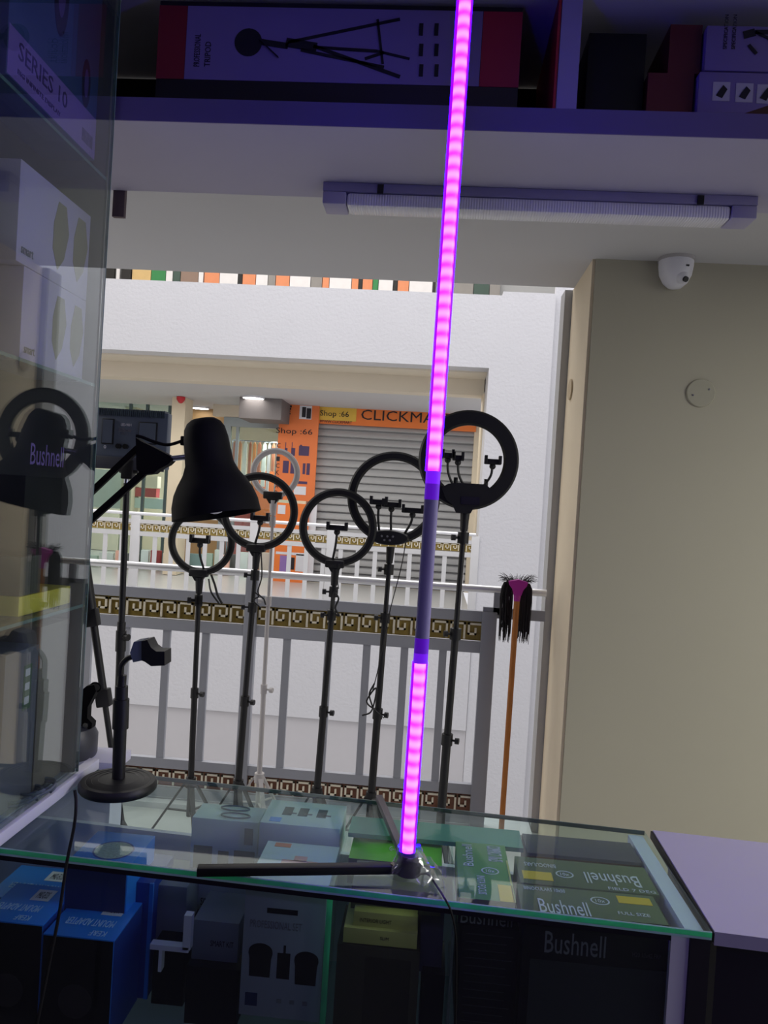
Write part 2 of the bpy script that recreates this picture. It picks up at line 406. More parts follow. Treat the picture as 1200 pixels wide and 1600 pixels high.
# horizontal sign
sg = thing('shop_sign', ((a.x+b_.x)/2, d-.1, ztop), 'long orange and yellow shop sign with black lettering above the grey shutter', 'sign')
zt = P(600, 632, d).z
MB().box((xg, d-.12, ztop), (b_.x+.02, d-.08, zt)).build('sign_board', orange, sg)
xy = P(558, 650, d).x
MB().box((xg, d-.126, ztop+.06), (xy, d-.121, zt)).build('yellow_panel', yellow, sg)
def tq(s_, p0, p1, y, h, m, par, name='lettering', depth=.004):     # text between two image columns on plane y
    A = P(p0[0], p0[1], y); B = P(p1[0], p0[1], y)
    return text(s_, (A.x, y, A.z), (B.x-A.x, 0, 0), (0, 0, h), m, par, name, depth)
hh = P(560, 637, d).z
tq('Shop :66', (500, 652), (545, 0), d-.127, .12, ink, sg)
tq('WWW.CLICKMART', (500, 660), (550, 0), d-.127, .045, ink, sg)
tq('CLICKMART', (564, 655.5), (712, 0), d-.121, .17, ink, sg)
# vertical banner
dv = D3-.2
A = P(430, 760, dv); B = P(492, 760, dv); zt = P(460, 628, dv).z; zb = P(460, 782, dv).z
bn = thing('shop_banner', ((A.x+B.x)/2, dv, zb), 'tall orange hanging banner printed Shop :66 beside the shutter', 'banner')
MB().box((A.x, dv, zb), (B.x, dv+.03, zt)).build('banner_sheet', mat('banner_orange', (226, 120, 62), .6, vary=.18, scale=2), bn)
cart = MB(); q = P(438, 640, dv-.004)
def rpx(mb, x0, y0, x1, y1, y, t=.004):
    a_ = P(x0, (y0+y1)/2, y); b2 = P(x1, (y0+y1)/2, y); zt_ = P((x0+x1)/2, y0, y).z; zb_ = P((x0+x1)/2, y1, y).z
    mb.box((a_.x, y-t, zb_), (b2.x, y, zt_)); return mb
rpx(cart, 439, 633, 456, 636, dv); rpx(cart, 441, 637, 455, 640, dv); rpx(cart, 442, 641.5, 454, 643, dv); rpx(cart, 442, 644.5, 445, 647, dv); rpx(cart, 451, 645, 454, 647.5, dv); rpx(cart, 436, 632, 439, 634, dv)
cart.build('cart_icon', ink, bn)
f_ = MB(); rpx(f_, 468, 634, 487, 655, dv); ff = f_.build('photo_panel', wink, bn)
f_ = MB(); rpx(f_, 472, 636, 478, 652, dv-.0045); rpx(f_, 479, 638, 486, 654, dv-.0045); f_.build('printed_phone', ink, ff)
text('Shop :66', (P(431, 679, dv).x, dv-.001, P(431, 679, dv).z), (P(488, 679, dv).x-P(431, 679, dv).x, 0, 0), (0, 0, .12), ink, bn, depth=.005)
for k, ch in enumerate('CLICKMART'):
    yy = 699 + k*10.6
    p = P(428.6+4-k*.55, yy, dv); text(ch, (p.x, dv-.001, p.z-.0), (.06, 0, 0), (0, 0, .075), ink, bn, depth=.005)
for i, (x0, y0, x1, y1) in enumerate([(445, 700, 449, 709), (455, 700, 461, 712), (467, 697, 483, 712), (442, 720, 451, 739), (454, 718, 463, 740), (473, 724, 477, 741), (479, 724, 484, 742), (458, 752, 480, 756)]):
    g = MB(); rpx(g, x0, y0, x1, y1, dv)
    if i in (0, 1): rpx(g, x0+1, y0-9, x0+2, y0, dv)
    if i in (2,): rpx(g, x0+2, y0-2, x0+5, y0, dv)
    g.build('printed_gadget', mat('dark_violet_print', (70, 50, 88), .6), bn)
g = MB(); rpx(g, 459, 760, 478, 773, dv); g.build('printed_badge', wink, bn)
# lower poster
A = P(428, 850, dv); B = P(480, 850, dv)
lp = thing('shop_poster', ((A.x+B.x)/2, dv, P(450, 960, dv).z), 'orange lower poster with white and violet gadget pictures seen through the far railing', 'poster')
MB().box((A.x, dv, P(450, 960, dv).z), (B.x, dv+.03, P(450, 786, dv).z)).build('poster_sheet', orange, lp)
for (x0, y0, x1, y1, mm) in [(437, 868, 452, 893, 'v'), (454, 871, 460, 890, 'd'), (462, 866, 475, 893, 'w'), (431, 863, 477, 867, 'w'), (438, 917, 446, 932, 'w'), (447, 915, 456, 932, 'v'), (462, 918, 471, 932, 'd'), (434, 789, 446, 803, 'w'), (424, 786, 428, 812, 'd')]:
    g = MB(); rpx(g, x0, y0, x1, y1, dv); g.build('printed_picture', {'v': mat('violet_print', (140, 110, 175), .6), 'd': ink, 'w': wink}[mm], lp)
# white poster strip beside
A = P(482, 800, dv); B = P(494, 800, dv)
w_ = MB().box((A.x, dv+.05, P(487, 900, dv).z), (B.x, dv+.08, P(487, 784, dv).z)).build('white_poster', whitep); tag(w_, 'narrow white poster strip right of the orange lower poster', 'poster')
# dropped bulkhead
A = P(378, 640, 12.2); B = P(432, 640, 12.2)
struct('trim_9', MB().box((A.x-.02, 12.1, P(400, 655, 12.2).z), (B.x+.1, 12.9, zs_low+.02)), mat('bulkhead_grey', (112, 106, 106), .8))
# glazed shop between
dg = 13.4
A = P(345, 760, dg); B = P(430, 760, dg)
zt = P(390, 668, dg).z
sf = thing('glass_shopfront', ((A.x+B.x)/2, dg, 0), 'glazed shopfront with a grey frame and bright hanging goods, left of the orange banner', 'shopfront')
fm = MB(); fm.box((A.x, dg-.05, zt), (B.x+.3, dg+.05, zt+.16)); fm.box((A.x, dg-.04, 0), (A.x+.13, dg+.04, zt)); fm.box((B.x-.75, dg-.03, 0), (B.x-.70, dg+.03, zt)); fm.build('frame', mat('shopfront_grey', (140, 148, 150), .4, .3), sf)
MB().box((A.x+.13, dg-.004, 0), (B.x+.3, dg+.004, zt)).build('pane', shopglass, sf)
struct('wall_shop', MB().box((A.x-.2, dg-.06, zt+.165), (B.x+.3, dg+.1, zs_low)), cream_plaster)
random.seed(3)
cols = [(250, 245, 240), (230, 220, 225), (90, 70, 80), (200, 120, 90), (240, 200, 190), (120, 130, 150), (255, 250, 245), (235, 150, 90)]
x = P(362, 730, dg+.6).x; i = 0
while x < P(428, 730, dg+.6).x:
    c_ = cols[random.randrange(len(cols))]
    wd = .05+random.random()*.04; zt2 = P(390, 690, dg+.6).z; ln = .5+random.random()*.45
    g = MB(); g.prism([(x, dg+.6, zt2-ln), (x+wd, dg+.58, zt2-ln-.02), (x+wd*.9, dg+.6, zt2-.05), (x+wd*.5, dg+.6, zt2), (x+wd*.1, dg+.6, zt2-.05)], (0, .03, 0))
    o = g.build('hanging_garment', mat('cloth_%d' % (i % 8), c_, .8)); tag(o, ORD[i]+' slim hanging garment from the left inside the glazed shop opposite', 'garment', 'garments hanging in the glazed shop')
    x += wd+.02; i += 1
zr = P(390, 690, dg+.6).z+.012
cr = thing('clothes_rail', (P(395, 730, dg+.6).x, dg+.63, 0), 'thin metal clothes rail inside the glazed shop opposite', 'clothes rail')
MB().cyl((P(360, 730, dg+.6).x, dg+.648, zr), (P(430, 730, dg+.6).x, dg+.648, zr), .014).build('hanging_rail', metal, cr)
for xx in (360, 430): MB().cyl((P(xx, 730, dg+.6).x, dg+.648, 0), (P(xx, 730, dg+.6).x, dg+.648, zr), .015).build('upright', metal, cr)
gp = MB().box((P(396, 730, dg+.9).x, dg+.9, 0), (P(432, 730, dg+.9).x, dg+.95, P(400, 735, dg+.9).z)).build('orange_display_panel', orange); tag(gp, 'orange display panel behind the garments in the glazed shop', 'display panel')
bp_ = MB().box((P(345, 730, dg+1).x, dg+1.0, 0), (P(440, 730, dg+1).x, dg+1.05, P(400, 790, dg+1).z)).build('display_counter', mat('pinkish_counter', (214, 110, 110), .6)); tag(bp_, 'red and pink display counter low inside the glazed shop', 'counter')
# left side columns & glass partition
def col_(n, x0, x1, dd, m, wy=.4):
    a_ = P(x0, 750, dd).x; c2 = P(x1, 750, dd).x
    return struct(n, MB().box((a_, dd, 0), (c2, dd+wy, zs_low)), m)
col_('trim_10', 262, 283, 12.6, cream)
col_('trim_11', 190, 206, 14.6, cream)
col_('trim_12', 283, 345, 14.2, mat('tan_panel', (176, 142, 98), .6))
col_('trim_13', 60, 189, 16.4, cream_plaster)
dl = 14.0
A = P(120, 760, dl); B = P(262, 760, dl)
sf = thing('glass_shopfront', ((A.x+B.x)/2, dl, 0), 'wide glazed shopfront behind the black LED panel with red and white goods', 'shopfront')
fm = MB(); zt = P(200, 630, dl).z
for xx in (A.x, P(196, 760, dl).x, P(222, 760, dl).x, B.x-.06): fm.box((xx, dl-.03, 0), (xx+.05, dl+.03, zt))
fm.box((A.x, dl-.03, zt), (B.x, dl+.03, zt+.08)); fm.build('frame', mat('shopfront_dark', (70, 90, 92), .4), sf)
MB().box((A.x, dl-.004, 0), (B.x, dl+.004, zt)).build('pane', shopglass, sf)
for (x0, y0, x1, y1, c_, lb) in [(140, 732, 190, 792, (225, 228, 224), 'pale wall display panel'), (204, 742, 246, 760, (250, 232, 215), 'cream display shelf panel'), (204, 761, 244, 775, (200, 75, 80), 'red display shelf panel'), (190, 776, 262, 792, (225, 240, 240), 'white display counter top')]:
    g = MB(); yy = dl+.8; a_ = P(x0, (y0+y1)/2, yy); c2 = P(x1, (y0+y1)/2, yy)
    g.box((a_.x, yy, P(x0, y1, yy).z), (c2.x, yy+.2, P(x0, y0, yy).z)); tag(g.build('shelf_display', mat('disp'+str(x0)+str(y0), c_, .6)), lb+' inside the glazed shop behind the LED panel', 'display')
# goods seen through the far railing
random.seed(11)
cc = [(160, 185, 170), (196, 212, 205), (238, 190, 170), (90, 95, 95), (215, 235, 232), (150, 60, 62), (205, 205, 196), (120, 150, 150)]
px = 128; i = 0
places = ['far left end', 'left end']
while px < 418:
    wd = random.choice([8, 12, 16, 22]); yy = 13.1 if px < 345 else 13.3
    if 255 < px < 284: px += 30; continue
    a_ = P(px, 900, yy).x; c2 = P(px+wd, 900, yy).x
    g = MB().box((a_, yy, 0), (c2, yy+.08, P(px, 858+random.random()*10, yy).z), .01)
    tag(g.build('display_board', mat('board_%d' % (i % 8), cc[i % 8], .6)), ORD[i]+' upright '+['sage green', 'pale grey green', 'salmon', 'dark grey', 'pale aqua', 'dark red', 'light grey', 'teal grey'][i % 8]+' display board from the left, behind the far railing', 'display board', 'display boards behind the far railing')
    px += wd+3; i += 1
# downlights
for (px, py, rx, lb) in [(313, 637, 13, 'small round lit downlight, further back above the black desk lamp head'), (396, 621, 16, 'round lit downlight near the grey bulkhead, larger of the two')]:
    c = PZ(px, py, zs_low-.012)
    t = thing('downlight', (c.x, c.y, zs_low-.03), lb, 'light', 'recessed downlights across the atrium')
    r_ = rx*c.y/1200
    MB().lathe([(0, 0), (r_, 0), (r_, .028), (0, .028)], (c.x, c.y, zs_low-.03)).build('lamp_disc', emit('downlight_glow', (1, .98, .92), 9), t)
    MB().lathe([(r_, 0), (r_+.02, 0), (r_+.02, .028), (r_, .028), (r_, 0)], (c.x, c.y, zs_low-.03)).build('bezel', whitep, t)
c = P(285, 637, 12.6)
MB2 = MB().lathe([(0, -.07), (.03, -.06), (.06, -.02), (.07, .0), (.07, .04), (0, .04)], (c.x, 12.5, zs_low-.045)); tag(MB2.build('fire_detector', mat('detector_red', (196, 40, 50), .5)), 'small red fire detector on the white ceiling across the atrium', 'detector')
# posters upstairs
du = D3
strip = [(165, 178, 'd'), (181, 186, 'w'), (189, 204, 'd'), (206, 235, 'y'), (236, 258, 'g'), (259, 269, 'w'), (270, 281, 'dg'), (282, 309, 'b'), (310, 317, 'w'), (319, 342, 'o'), (343, 371, 'w'), (372, 378, 'd'), (379, 399, 'o'), (400, 418, 'w'), (419, 430, 'gr'), (431, 452, 'o'), (453, 485, 'w'), (486, 503, 'gr'), (504, 514, 'o'), (515, 549, 'w'), (550, 560, 'o'), (561, 566, 'd'), (567, 582, 'o'), (583, 591, 'g'), (592, 614, 'w'), (615, 621, 'd'), (622, 639, 'o'), (640, 676, 'w'), (677, 681, 'd'), (700, 740, 'gr'), (741, 765, 'dg'), (766, 782, 'gr')]
pm = {'d': mat('up_dark', (40, 38, 36), .6), 'w': mat('up_white', (240, 236, 235), .6), 'y': mat('up_yellow', (225, 190, 130), .6), 'g': mat('up_green', (60, 140, 80), .6), 'dg': mat('up_dkgreen', (70, 90, 80), .6), 'b': mat('up_brown', (150, 125, 110), .6), 'o': mat('up_orange', (236, 150, 105), .6), 'gr': mat('up_grey', (150, 145, 140), .6)}
words = {'d': 'dark', 'w': 'white', 'y': 'pale yellow', 'g': 'green', 'dg': 'dark green', 'b': 'brown', 'o': 'orange', 'gr': 'grey'}
seen = {}
for (x0, x1, k) in strip: seen[k] = seen.get(k, 0)+1
ordn = ['first', 'second', 'third', 'fourth', 'fifth', 'sixth', 'seventh', 'eighth', 'ninth', 'tenth']
cnt = {}
for (x0, x1, k) in strip:
    cnt[k] = cnt.get(k, 0)+1
    a_ = P(x0, 440, du).x; c2 = P(x1, 440, du).x
    which = (ordn[cnt[k]-1]+' '+words[k]) if seen[k] > 1 else ('only '+words[k])
    g = MB().box((a_, du, 3.4), (c2, du+.04, 5.35))
    tag(g.build('wall_poster', pm[k]), which+' poster panel from the left, glimpsed upstairs above the white parapet', 'poster', 'posters upstairs')

# ================================================================== GALLERY OBJECTS
# security camera
c = PZ(1057, 404, ZC)
t = thing('security_camera', c, 'white dome security camera on the ceiling before the beige wall', 'security camera')
k = c.y/1200
MB().lathe([(0, 0), (27*k, 0), (27*k, -.012), (0, -.012)][::1], c).build('mount_ring', mat('mount_grey', (175, 172, 172), .5), t)
MB().lathe([(25.5*k, -.010), (25.5*k, -.030), (23.5*k, -.065), (18*k, -.093), (10*k, -.112), (0, -.118)], c).build('dome_housing', whitep, t)
MB().sphere((c.x+.012, c.y-.032, c.z-.078), .028).build('eyeball', whitep, t)
lens = MB(); dv_ = V((.32, -.8, -.5)).normalized()
lens.cyl(V((c.x+.014, c.y-.034, c.z-.080))+dv_*.02, V((c.x+.014, c.y-.034, c.z-.080))+dv_*.0315, .0105); lens.build('lens', black, t)
lens = MB(); lens.box((c.x+.02, c.y-.0615, c.z-.045), (c.x+.032, c.y-.050, c.z-.040)); lens.build('seam_mark', black, t)
# round junction cap
c = P(1095, 614, 3.055)
MB2 = MB().lathe([(0, 0), (.052, 0), (.055, .004), (.055, .008), (0, .008)], (c.x, 3.052, c.z), (0, 1, 0)); o = MB2.build('junction_cover', mat('cover_beige', (170, 167, 148), .7)); tag(o, 'round beige painted junction cover on the beige wall', 'junction cover')
for dx, dz in ((-.03, -.01), (.03, .015)):
    MB().sphere((c.x+dx, 3.051, c.z+dz), .004).build('screw', gink, o)
c = P(878, 605, 3.3); c.x = WX-.0125
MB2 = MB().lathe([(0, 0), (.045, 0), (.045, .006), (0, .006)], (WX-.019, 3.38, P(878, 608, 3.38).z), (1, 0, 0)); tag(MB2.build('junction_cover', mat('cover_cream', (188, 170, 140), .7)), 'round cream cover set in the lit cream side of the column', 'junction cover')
# broom
pb, pt = P(789, 1268, 3.28), P(808, 932, 3.30)
pb0 = V((pb.x-.012, 3.27, 0))
t = thing('broom', pb0, 'upside down broom with orange wooden stick and magenta head leaning by the column', 'broom')
d_ = (pt-pb0).normalized()
MB().cyl(pb0, pt, .0115, .0125).build('handle', mat('broom_wood', (176, 108, 44), .45, vary=.25, scale=12), t)
mag = mat('magenta_plastic', (176, 44, 150), .4)
H = MB()
H.lathe([(.013, -.02), (.016, .01), (.018, .03), (0.0, .031)], pt, d_)
up = V((0, 0, 1)); sx = V((1, 0, 0))
base = pt+d_*.012
H.prism([base+V((u, -.022, v)) for u, v in [(-.015, -.005), (.015, -.005), (.022, .018), (.036, .036), (.040, .052), (.0, .062), (-.040, .052), (-.036, .036), (-.022, .018)]], (0, .034, 0)); hd = H.build('broom_head', mag, t)
random.seed(5)
br = MB()
for i in range(460):
    u = random.uniform(-1, 1); v = random.uniform(-1, 1)
    o_ = base+V((u*.040, .016+v*.004, .045))
    sgn = 1 if u > 0 else -1
    if random.random() < .25:
        e = o_+V((u*.045, v*.02, .0+random.random()*.04)); br.path([o_, (o_+e)/2+V((0, 0, .008)), e], .0009, 3, 2)
    else:
        ex = sgn*(.016+random.random()*.048)
        e = base+V((ex, .035+v*.016, -.09-random.random()*.13)); m_ = base+V((ex*1.02, .034+v*.014, .020)); br.path([o_, m_, e], .0012, 3, 3)
tag(br.build('bristles', mat('dark_bristle', (38, 34, 36), .8), t), kind='stuff')

# ================================================================== RING LIGHTS
def clamp(mb, c, w_, h, t, y):     # phone clamp seen flat: bar with two jaws
    mb.box((c.x-w_/2, y-.012, c.z-h*.32), (c.x+w_/2, y+.010, c.z+h*.38), .003)
    mb.box((c.x-w_/2, y-.022, c.z-h*.25), (c.x-w_/2+t, y+.010, c.z+h*.8), .001)
    mb.box((c.x+w_/2-t, y-.022, c.z-h*.25), (c.x+w_/2, y+.010, c.z+h*.8), .001)
    mb.sphere((c.x, y, c.z-h*.55), h*.42, n=12)
def ring_light(d, c, ro, ri, base, label, clamps, m=black, knobs=(), rod=True, hub=None, r_pole=.0115, box=None, rings=True):
    C = P(c[0], c[1], d); k = d/1200
    top = P(c[0]+(1 if box is None else 0), c[1]+ro+2, d)
    bt = P(base[0], base[1], d)
    dirp = (bt-P(c[0], c[1]+ro+15, d)); dirp.normalize()
    foot = V((bt.x, d, 0))
    t = thing('ring_light', foot, label, 'ring light', 'ring lights on tripod stands')
    rg = MB().annulus(C, ro*k, ri*k, .024).build('ring', m, t)
    MB().annulus((C.x, C.y+.011, C.z), (ro-2.5)*k, (ri+2)*k, .008).build('diffuser', ltgrey, rg)
    hb = MB(); zb_ = C.z-ro*k
    if box == 'big':
        pts = []
        for (ax, az) in [(-46, -36), (-36, -31), (-20, -29), (26, -29), (38, -36), (26, -52), (10, -57), (4, -66), (-20, -66), (-26, -57), (-38, -50)]:
            pts.append((C.x+ax*k*.93+4*k, d-.030, C.z+az*k*1.25))
        hb.prism(pts, (0, .045, 0))
        cb = hb.build('control_box', black, t)
        MB().box((C.x-8*k, d-.033, C.z-69*k), (C.x+20*k, d-.029, C.z-57*k)).build('screen', darkglass, cb)
        for sx_ in (-18, 29): MB().cyl((C.x+sx_*k, d-.01, C.z-40*k), (C.x+sx_*k, d-.01, C.z-28*k), 3.2*k, n=12).build('socket', black, cb)
    elif box == 'oval':
        hb.lathe([(0, -.022), (.9, -.022), (1.0, -.012), (1.0, .02), (0, .02)], (0, 0, 0), (0, 1, 0), 36)
        for v in hb.bm.verts: v.co = V((C.x-4*k+v.co.x*33*k*(1.0 if v.co.x > 0 else .9), d+v.co.y-.01, C.z-62*k+v.co.z*12*k))
        cb = hb.build('control_box', black, t)
        for i_ in range(5): MB().sphere((C.x+(-14+i_*4.3)*k, d-.033, C.z-(60+(i_ % 2)*6)*k), .0045, n=8).build('button', gink, cb)
    else:
        hb.box((C.x-16*k, d-.02, zb_-2*k), (C.x+14*k, d+.012, zb_+10*k), .005); hb.prism([(C.x-12*k, d-.014, zb_), (C.x+10*k, d-.014, zb_), (C.x+4*k, d-.014, zb_-9*k), (C.x-6*k, d-.014, zb_-9*k)], (0, .026, 0))
        hb.build('control_box', black, t)
    # pole
    pl = thing_part_pole(t, C, d, k, zb_, bt, r_pole, knobs, hub, m if m is not MATS['black_plastic'] else None)
    for (cx_, cy_, gx, gy, w_) in clamps:
        cc_ = P(cx_, cy_, d-.02); gg_ = P(gx, gy, d-.005)
        h_ = MB(); clamp(h_, cc_, w_*k, 12*k, 4.5*k, d-.02); hd_ = h_.build('phone_holder', black, t)
        mid = (cc_+gg_)/2+V(((cc_.x-gg_.x)*.35, -.01, 0))
        MB().path([cc_+V((0, 0, -4*k)), mid, gg_], 1.9*k, 8).build('gooseneck', black, hd_)
    return t
def thing_part_pole(t, C, d, k, zb_, bt, r, knobs, hub, black=None):
    if black is None: black = MATS['black_plastic']
    x_t = C.x; z_t = zb_
    foot_z = .30
    hz = hub if hub is not None else bt.z
    low = V((bt.x, d, max(.12, bt.z)))
    topp = V((x_t-(0), d, z_t-.01))
    ax = (topp-low)
    at = lambda z: low+ax*((z-low.z)/ax.z)
    MB().cyl(at(z_t-.01), at(z_t-.075), .017, .013).build('swivel_head', black, t)
    MB().cyl(at(z_t-.07), at(1.0), r*.75).build('upper_pole', t.get('polemat') and metal or black, t)
    MB().cyl(at(1.005), at(.62), r).build('middle_pole', black, t)
    MB().cyl(at(.625), at(.11), r*1.2).build('lower_pole', black, t)
    for z in (z_t-.10, 1.0, .62):
        cl = MB().cyl(at(z-.02), at(z+.02), r*1.55).build('collar', black, t)
        q = at(z); sg_ = 1 if z < .8 else -1
        kb = MB(); kb.cyl(q, q+V((sg_*.034, -.012, 0)), .004); kb.cyl(q+V((sg_*.028, -.01, 0)), q+V((sg_*.042, -.013, 0)), .011, n=10); kb.build('knob', black, cl)
    q = at(hz)
    MB().cyl(q-V((0, 0, .02)), q+V((0, 0, .02)), .021).build('leg_hub', black, t)
    qs = at(max(.13, hz-.16))
    for a in (PI*1.5+.5, PI*1.5+.5+2*PI/3, PI*1.5+.5+4*PI/3):
        o_ = V((math.cos(a), math.sin(a), 0))
        f_ = V((low.x, d, .012))+o_*.17
        lg = MB(); lg.bar(q+o_*.02, f_, .018, .008, side=(-math.sin(a), math.cos(a), 0)); l_ = lg.build('leg', black, t)
        MB().sphere(f_, .012, n=10).build('rubber_foot', black, l_)
        md = (q+o_*.02)*.5+f_*.5
        MB().bar(qs, md, .010, .005, side=(-math.sin(a), math.cos(a), 0)).build('brace', black, l_)
    return None
ring_light(3.25, (430, 739), 39.5, 30.5, (405, 1215), 'white ring light, smallest and farthest back, in front of the orange banner', [], m=mat('ring_white', (196, 192, 190), .5), r_pole=.009)
tA = ring_light(3.10, (315, 846), 54, 43, (298, 1222), 'leftmost black ring light, below the black desk lamp', [(313, 845, 318, 888, 31)], r_pole=.0105)
tB = ring_light(3.04, (405, 799), 62, 50, (372, 1226), 'black ring light partly hidden behind the desk lamp shade', [(407, 810, 399, 848, 29)], r_pole=.0115)
tC = ring_light(2.98, (528, 824), 61.5, 49, (495, 1238), 'middle black ring light with one empty phone holder, over the railing', [(527, 825, 520, 874, 33)])
tD = ring_light(3.01, (615, 778), 72.5, 58.5, (580, 1245), 'large black ring light with three phone holders in a row', [(592, 785, 593, 836, 28), (612, 789, 611, 833, 30), (645, 798, 632, 834, 34)], box='oval', r_pole=.0125)
tE = ring_light(2.75, (732, 719), 77.5, 54, (690, 1262), 'highest and thickest black ring light, with control screen, beside the violet tube', [(700, 712, 712, 768, 20), (716, 716, 729, 768, 18), (770, 722, 748, 768, 26)], box='big', r_pole=.013, hub=.28)
# cables of the ring lights
def cable(pts, par, r=.0025, name='cable'):
    MB().path(pts, r, 6).build(name, black, par)
cable([P(330, 898, 3.08), P(336, 915, 3.07), P(340, 930, 3.06), P(347, 943, 3.06)], tA, .005)
cable([P(326, 905, 3.08), P(330, 925, 3.05), P(343, 944, 3.05)], tA, .004)
cable([P(408, 862, 3.0), P(409, 900, 3.0), P(403, 925, 3.0), P(412, 936, 3.0), P(415, 945, 3.0)], tB, .003)
cable([P(398, 925, 3.0), P(404, 932, 3.0), P(396, 938, 3.0), P(408, 950, 3.0)], tB, .003)
cable([P(530, 882, 2.95), P(527, 900, 2.95), P(529, 920, 2.95)], tC, .002)
cable([P(522, 925, 2.95), P(529, 935, 2.95), P(524, 950, 2.95), P(530, 962, 2.95), P(521, 955, 2.95), P(520, 930, 2.95), P(527, 922, 2.95)], tC, .004)
cable([P(634, 848, 2.98), P(626, 890, 2.98), P(608, 960, 2.98), P(592, 1040, 2.98), P(582, 1080, 2.98)], tD, .002)
cable([P(585, 1068, 2.97), P(577, 1085, 2.97), P(582, 1105, 2.97), P(573, 1095, 2.97), P(588, 1075, 2.97), P(581, 1110, 2.97), P(566, 1118, 2.97)], tD, .0035)
cable([P(581, 1105, 2.97), P(592, 1115, 2.97), P(600, 1122, 2.97)], tD, .002)

# ================================================================== LED PANEL ON STAND
d = 2.55
tl, tr_, bl, brr = P(150, 641, d), P(266, 646, d), P(146, 729, d), P(262, 733, d)
X0, X1, Z1, Z0 = (tl.x+bl.x)/2-.0, (tr_.x+brr.x)/2, (tl.z+tr_.z)/2, (bl.z+brr.z)/2
bt = P(178, 1240, d)
t = thing('led_panel_light', (bt.x, d, 0), 'square dark LED video light panel seen from behind on a thin black stand', 'video light')
pn = MB().box((X0, d-.02, Z0), (X1, d+.02, Z1), .004).build('panel_body', dgrey, t)
fn = MB(); x = X0+.006
while x < X1-.01: fn.box((x, d-.024, Z1-.018), (x+.0035, d+.02, Z1+.006)); x += .0068
fn.build('cooling_fins', mat('fin_grey', (62, 76, 88), .5), pn)
kx = (X1-X0)/116
def pp(x, y): return (X0+(x-148)*kx, Z1-(y-643)*kx)
for (x0, y0, x1, y1) in [(165, 658, 180, 693), (222, 660, 247, 690)]:
    a0, b0 = pp(x0, y0), pp(x1, y1)
    bb = MB().box((a0[0]-.004, d-.026, b0[1]-.004), (b0[0]+.004, d-.018, a0[1]+.004), .002).build('battery_plate', black, pn)
    MB().box((a0[0], d-.029, b0[1]), (b0[0], d-.0255, a0[1])).build('plate_inset', dgrey, bb)
a0 = pp(192, 666); text('LED-900 I', (a0[0], d-.0195, a0[1]), (16*kx, 0, 0), (0, 0, 4*kx), wink, pn, depth=.002)
a0 = pp(189, 675); text('500Bi-color', (a0[0], d-.0195, a0[1]), (20*kx, 0, 0), (0, 0, 6.5*kx), gink, pn, depth=.002)
a0 = pp(193, 679); text('NO. 5', (a0[0], d-.0195, a0[1]), (10*kx, 0, 0), (0, 0, 2.5*kx), gink, pn, depth=.002)
for (x_, y_) in ((191, 697), (202, 697)):
    a0 = pp(x_, y_); MB().cyl((a0[0], d-.034, a0[1]), (a0[0], d-.018, a0[1]), 3.8*kx, n=16).build('dial', black, pn)
a0 = pp(169, 699); MB().lathe([(1.5*kx, 0), (2.5*kx, 0), (2.5*kx, .004), (1.5*kx, .004), (1.5*kx, 0)], (a0[0], d-.023, a0[1]), (0, 1, 0), 16, .7).build('switch_mark', wink, pn)
a0, b0 = pp(150, 713), pp(262, 732)
MB().box((a0[0], d-.023, b0[1]), (b0[0], d-.0195, a0[1]), .001).build('lower_cover', mat('cover_grey', (66, 68, 78), .5), pn)
hd = P(203, 735, d)
bk = MB(); bk.box((hd.x-.02, d-.03, hd.z-.03), (hd.x+.02, d+.01, hd.z+.035), .004); bk.cyl((hd.x-.03, d-.01, hd.z), (hd.x+.035, d-.01, hd.z), .011); bk.build('swivel_bracket', black, t)
ax0, ax1 = P(198, 742, d), P(182, 1200, d)
sub = lambda u: ax0.lerp(ax1, u)
MB().cyl(ax0, P(197, 760, d), .008).build('spigot', metal, t)
MB().cyl(P(198, 755, d), sub(.52), .0105).build('upper_pole', black, t)
MB().cyl(sub(.5), ax1, .014).build('lower_pole', black, t)
ft = V((ax1.x, d, .0))
MB().cyl(ax1, V((ax1.x-.01, d, .10)), .014).build('base_pole', black, t)
q = sub(.55)
cl = MB().cyl(sub(.53), sub(.60), .0175).build('collar', black, t)
MB().cyl(q, q+V((.03, -.01, 0)), .012, n=10).build('knob', black, cl)
for a in (.2, .2+2*PI/3, .2+4*PI/3):
    o_ = V((math.cos(a), math.sin(a), 0)); f_ = V((ft.x, d, .012))+o_*.20
    l_ = MB().bar(V((ft.x, d, .36)), f_, .018, .009, side=(-math.sin(a), math.cos(a), 0)).build('leg', black, t)
    MB().sphere(f_, .012, n=10).build('rubber_foot', black, l_)
    MB().bar(V((ft.x, d, .14)), V((ft.x, d, .36)).lerp(f_, .5), .010, .005, side=(-math.sin(a), math.cos(a), 0)).build('brace', black, l_)
# slanting stand leg with clamps
d = 2.2
a_, e_ = P(136, 905, d), P(176, 1185, d)
dd = (e_-a_).normalized()
top = a_-dd*.45; bot = a_+dd*((a_.z-.01)/(-dd.z))
t = thing('slanting_tripod', bot, 'slim black telescopic rod slanting down from behind the glass cabinet', 'tripod')
MB().cyl(top, P(143, 958, d), .016).build('upper_tube', black, t)
MB().cyl(P(143, 950, d), P(163, 1090, d), .011).build('middle_tube', black, t)
MB().cyl(P(162, 1085, d), bot, .0085).build('lower_tube', black, t)
for p_ in ((143, 965), (162, 1090)):
    q = P(p_[0], p_[1], d); MB().bar(q-dd*.026, q+dd*.026, .042, .03, .004).build('locking_collar', black, t)

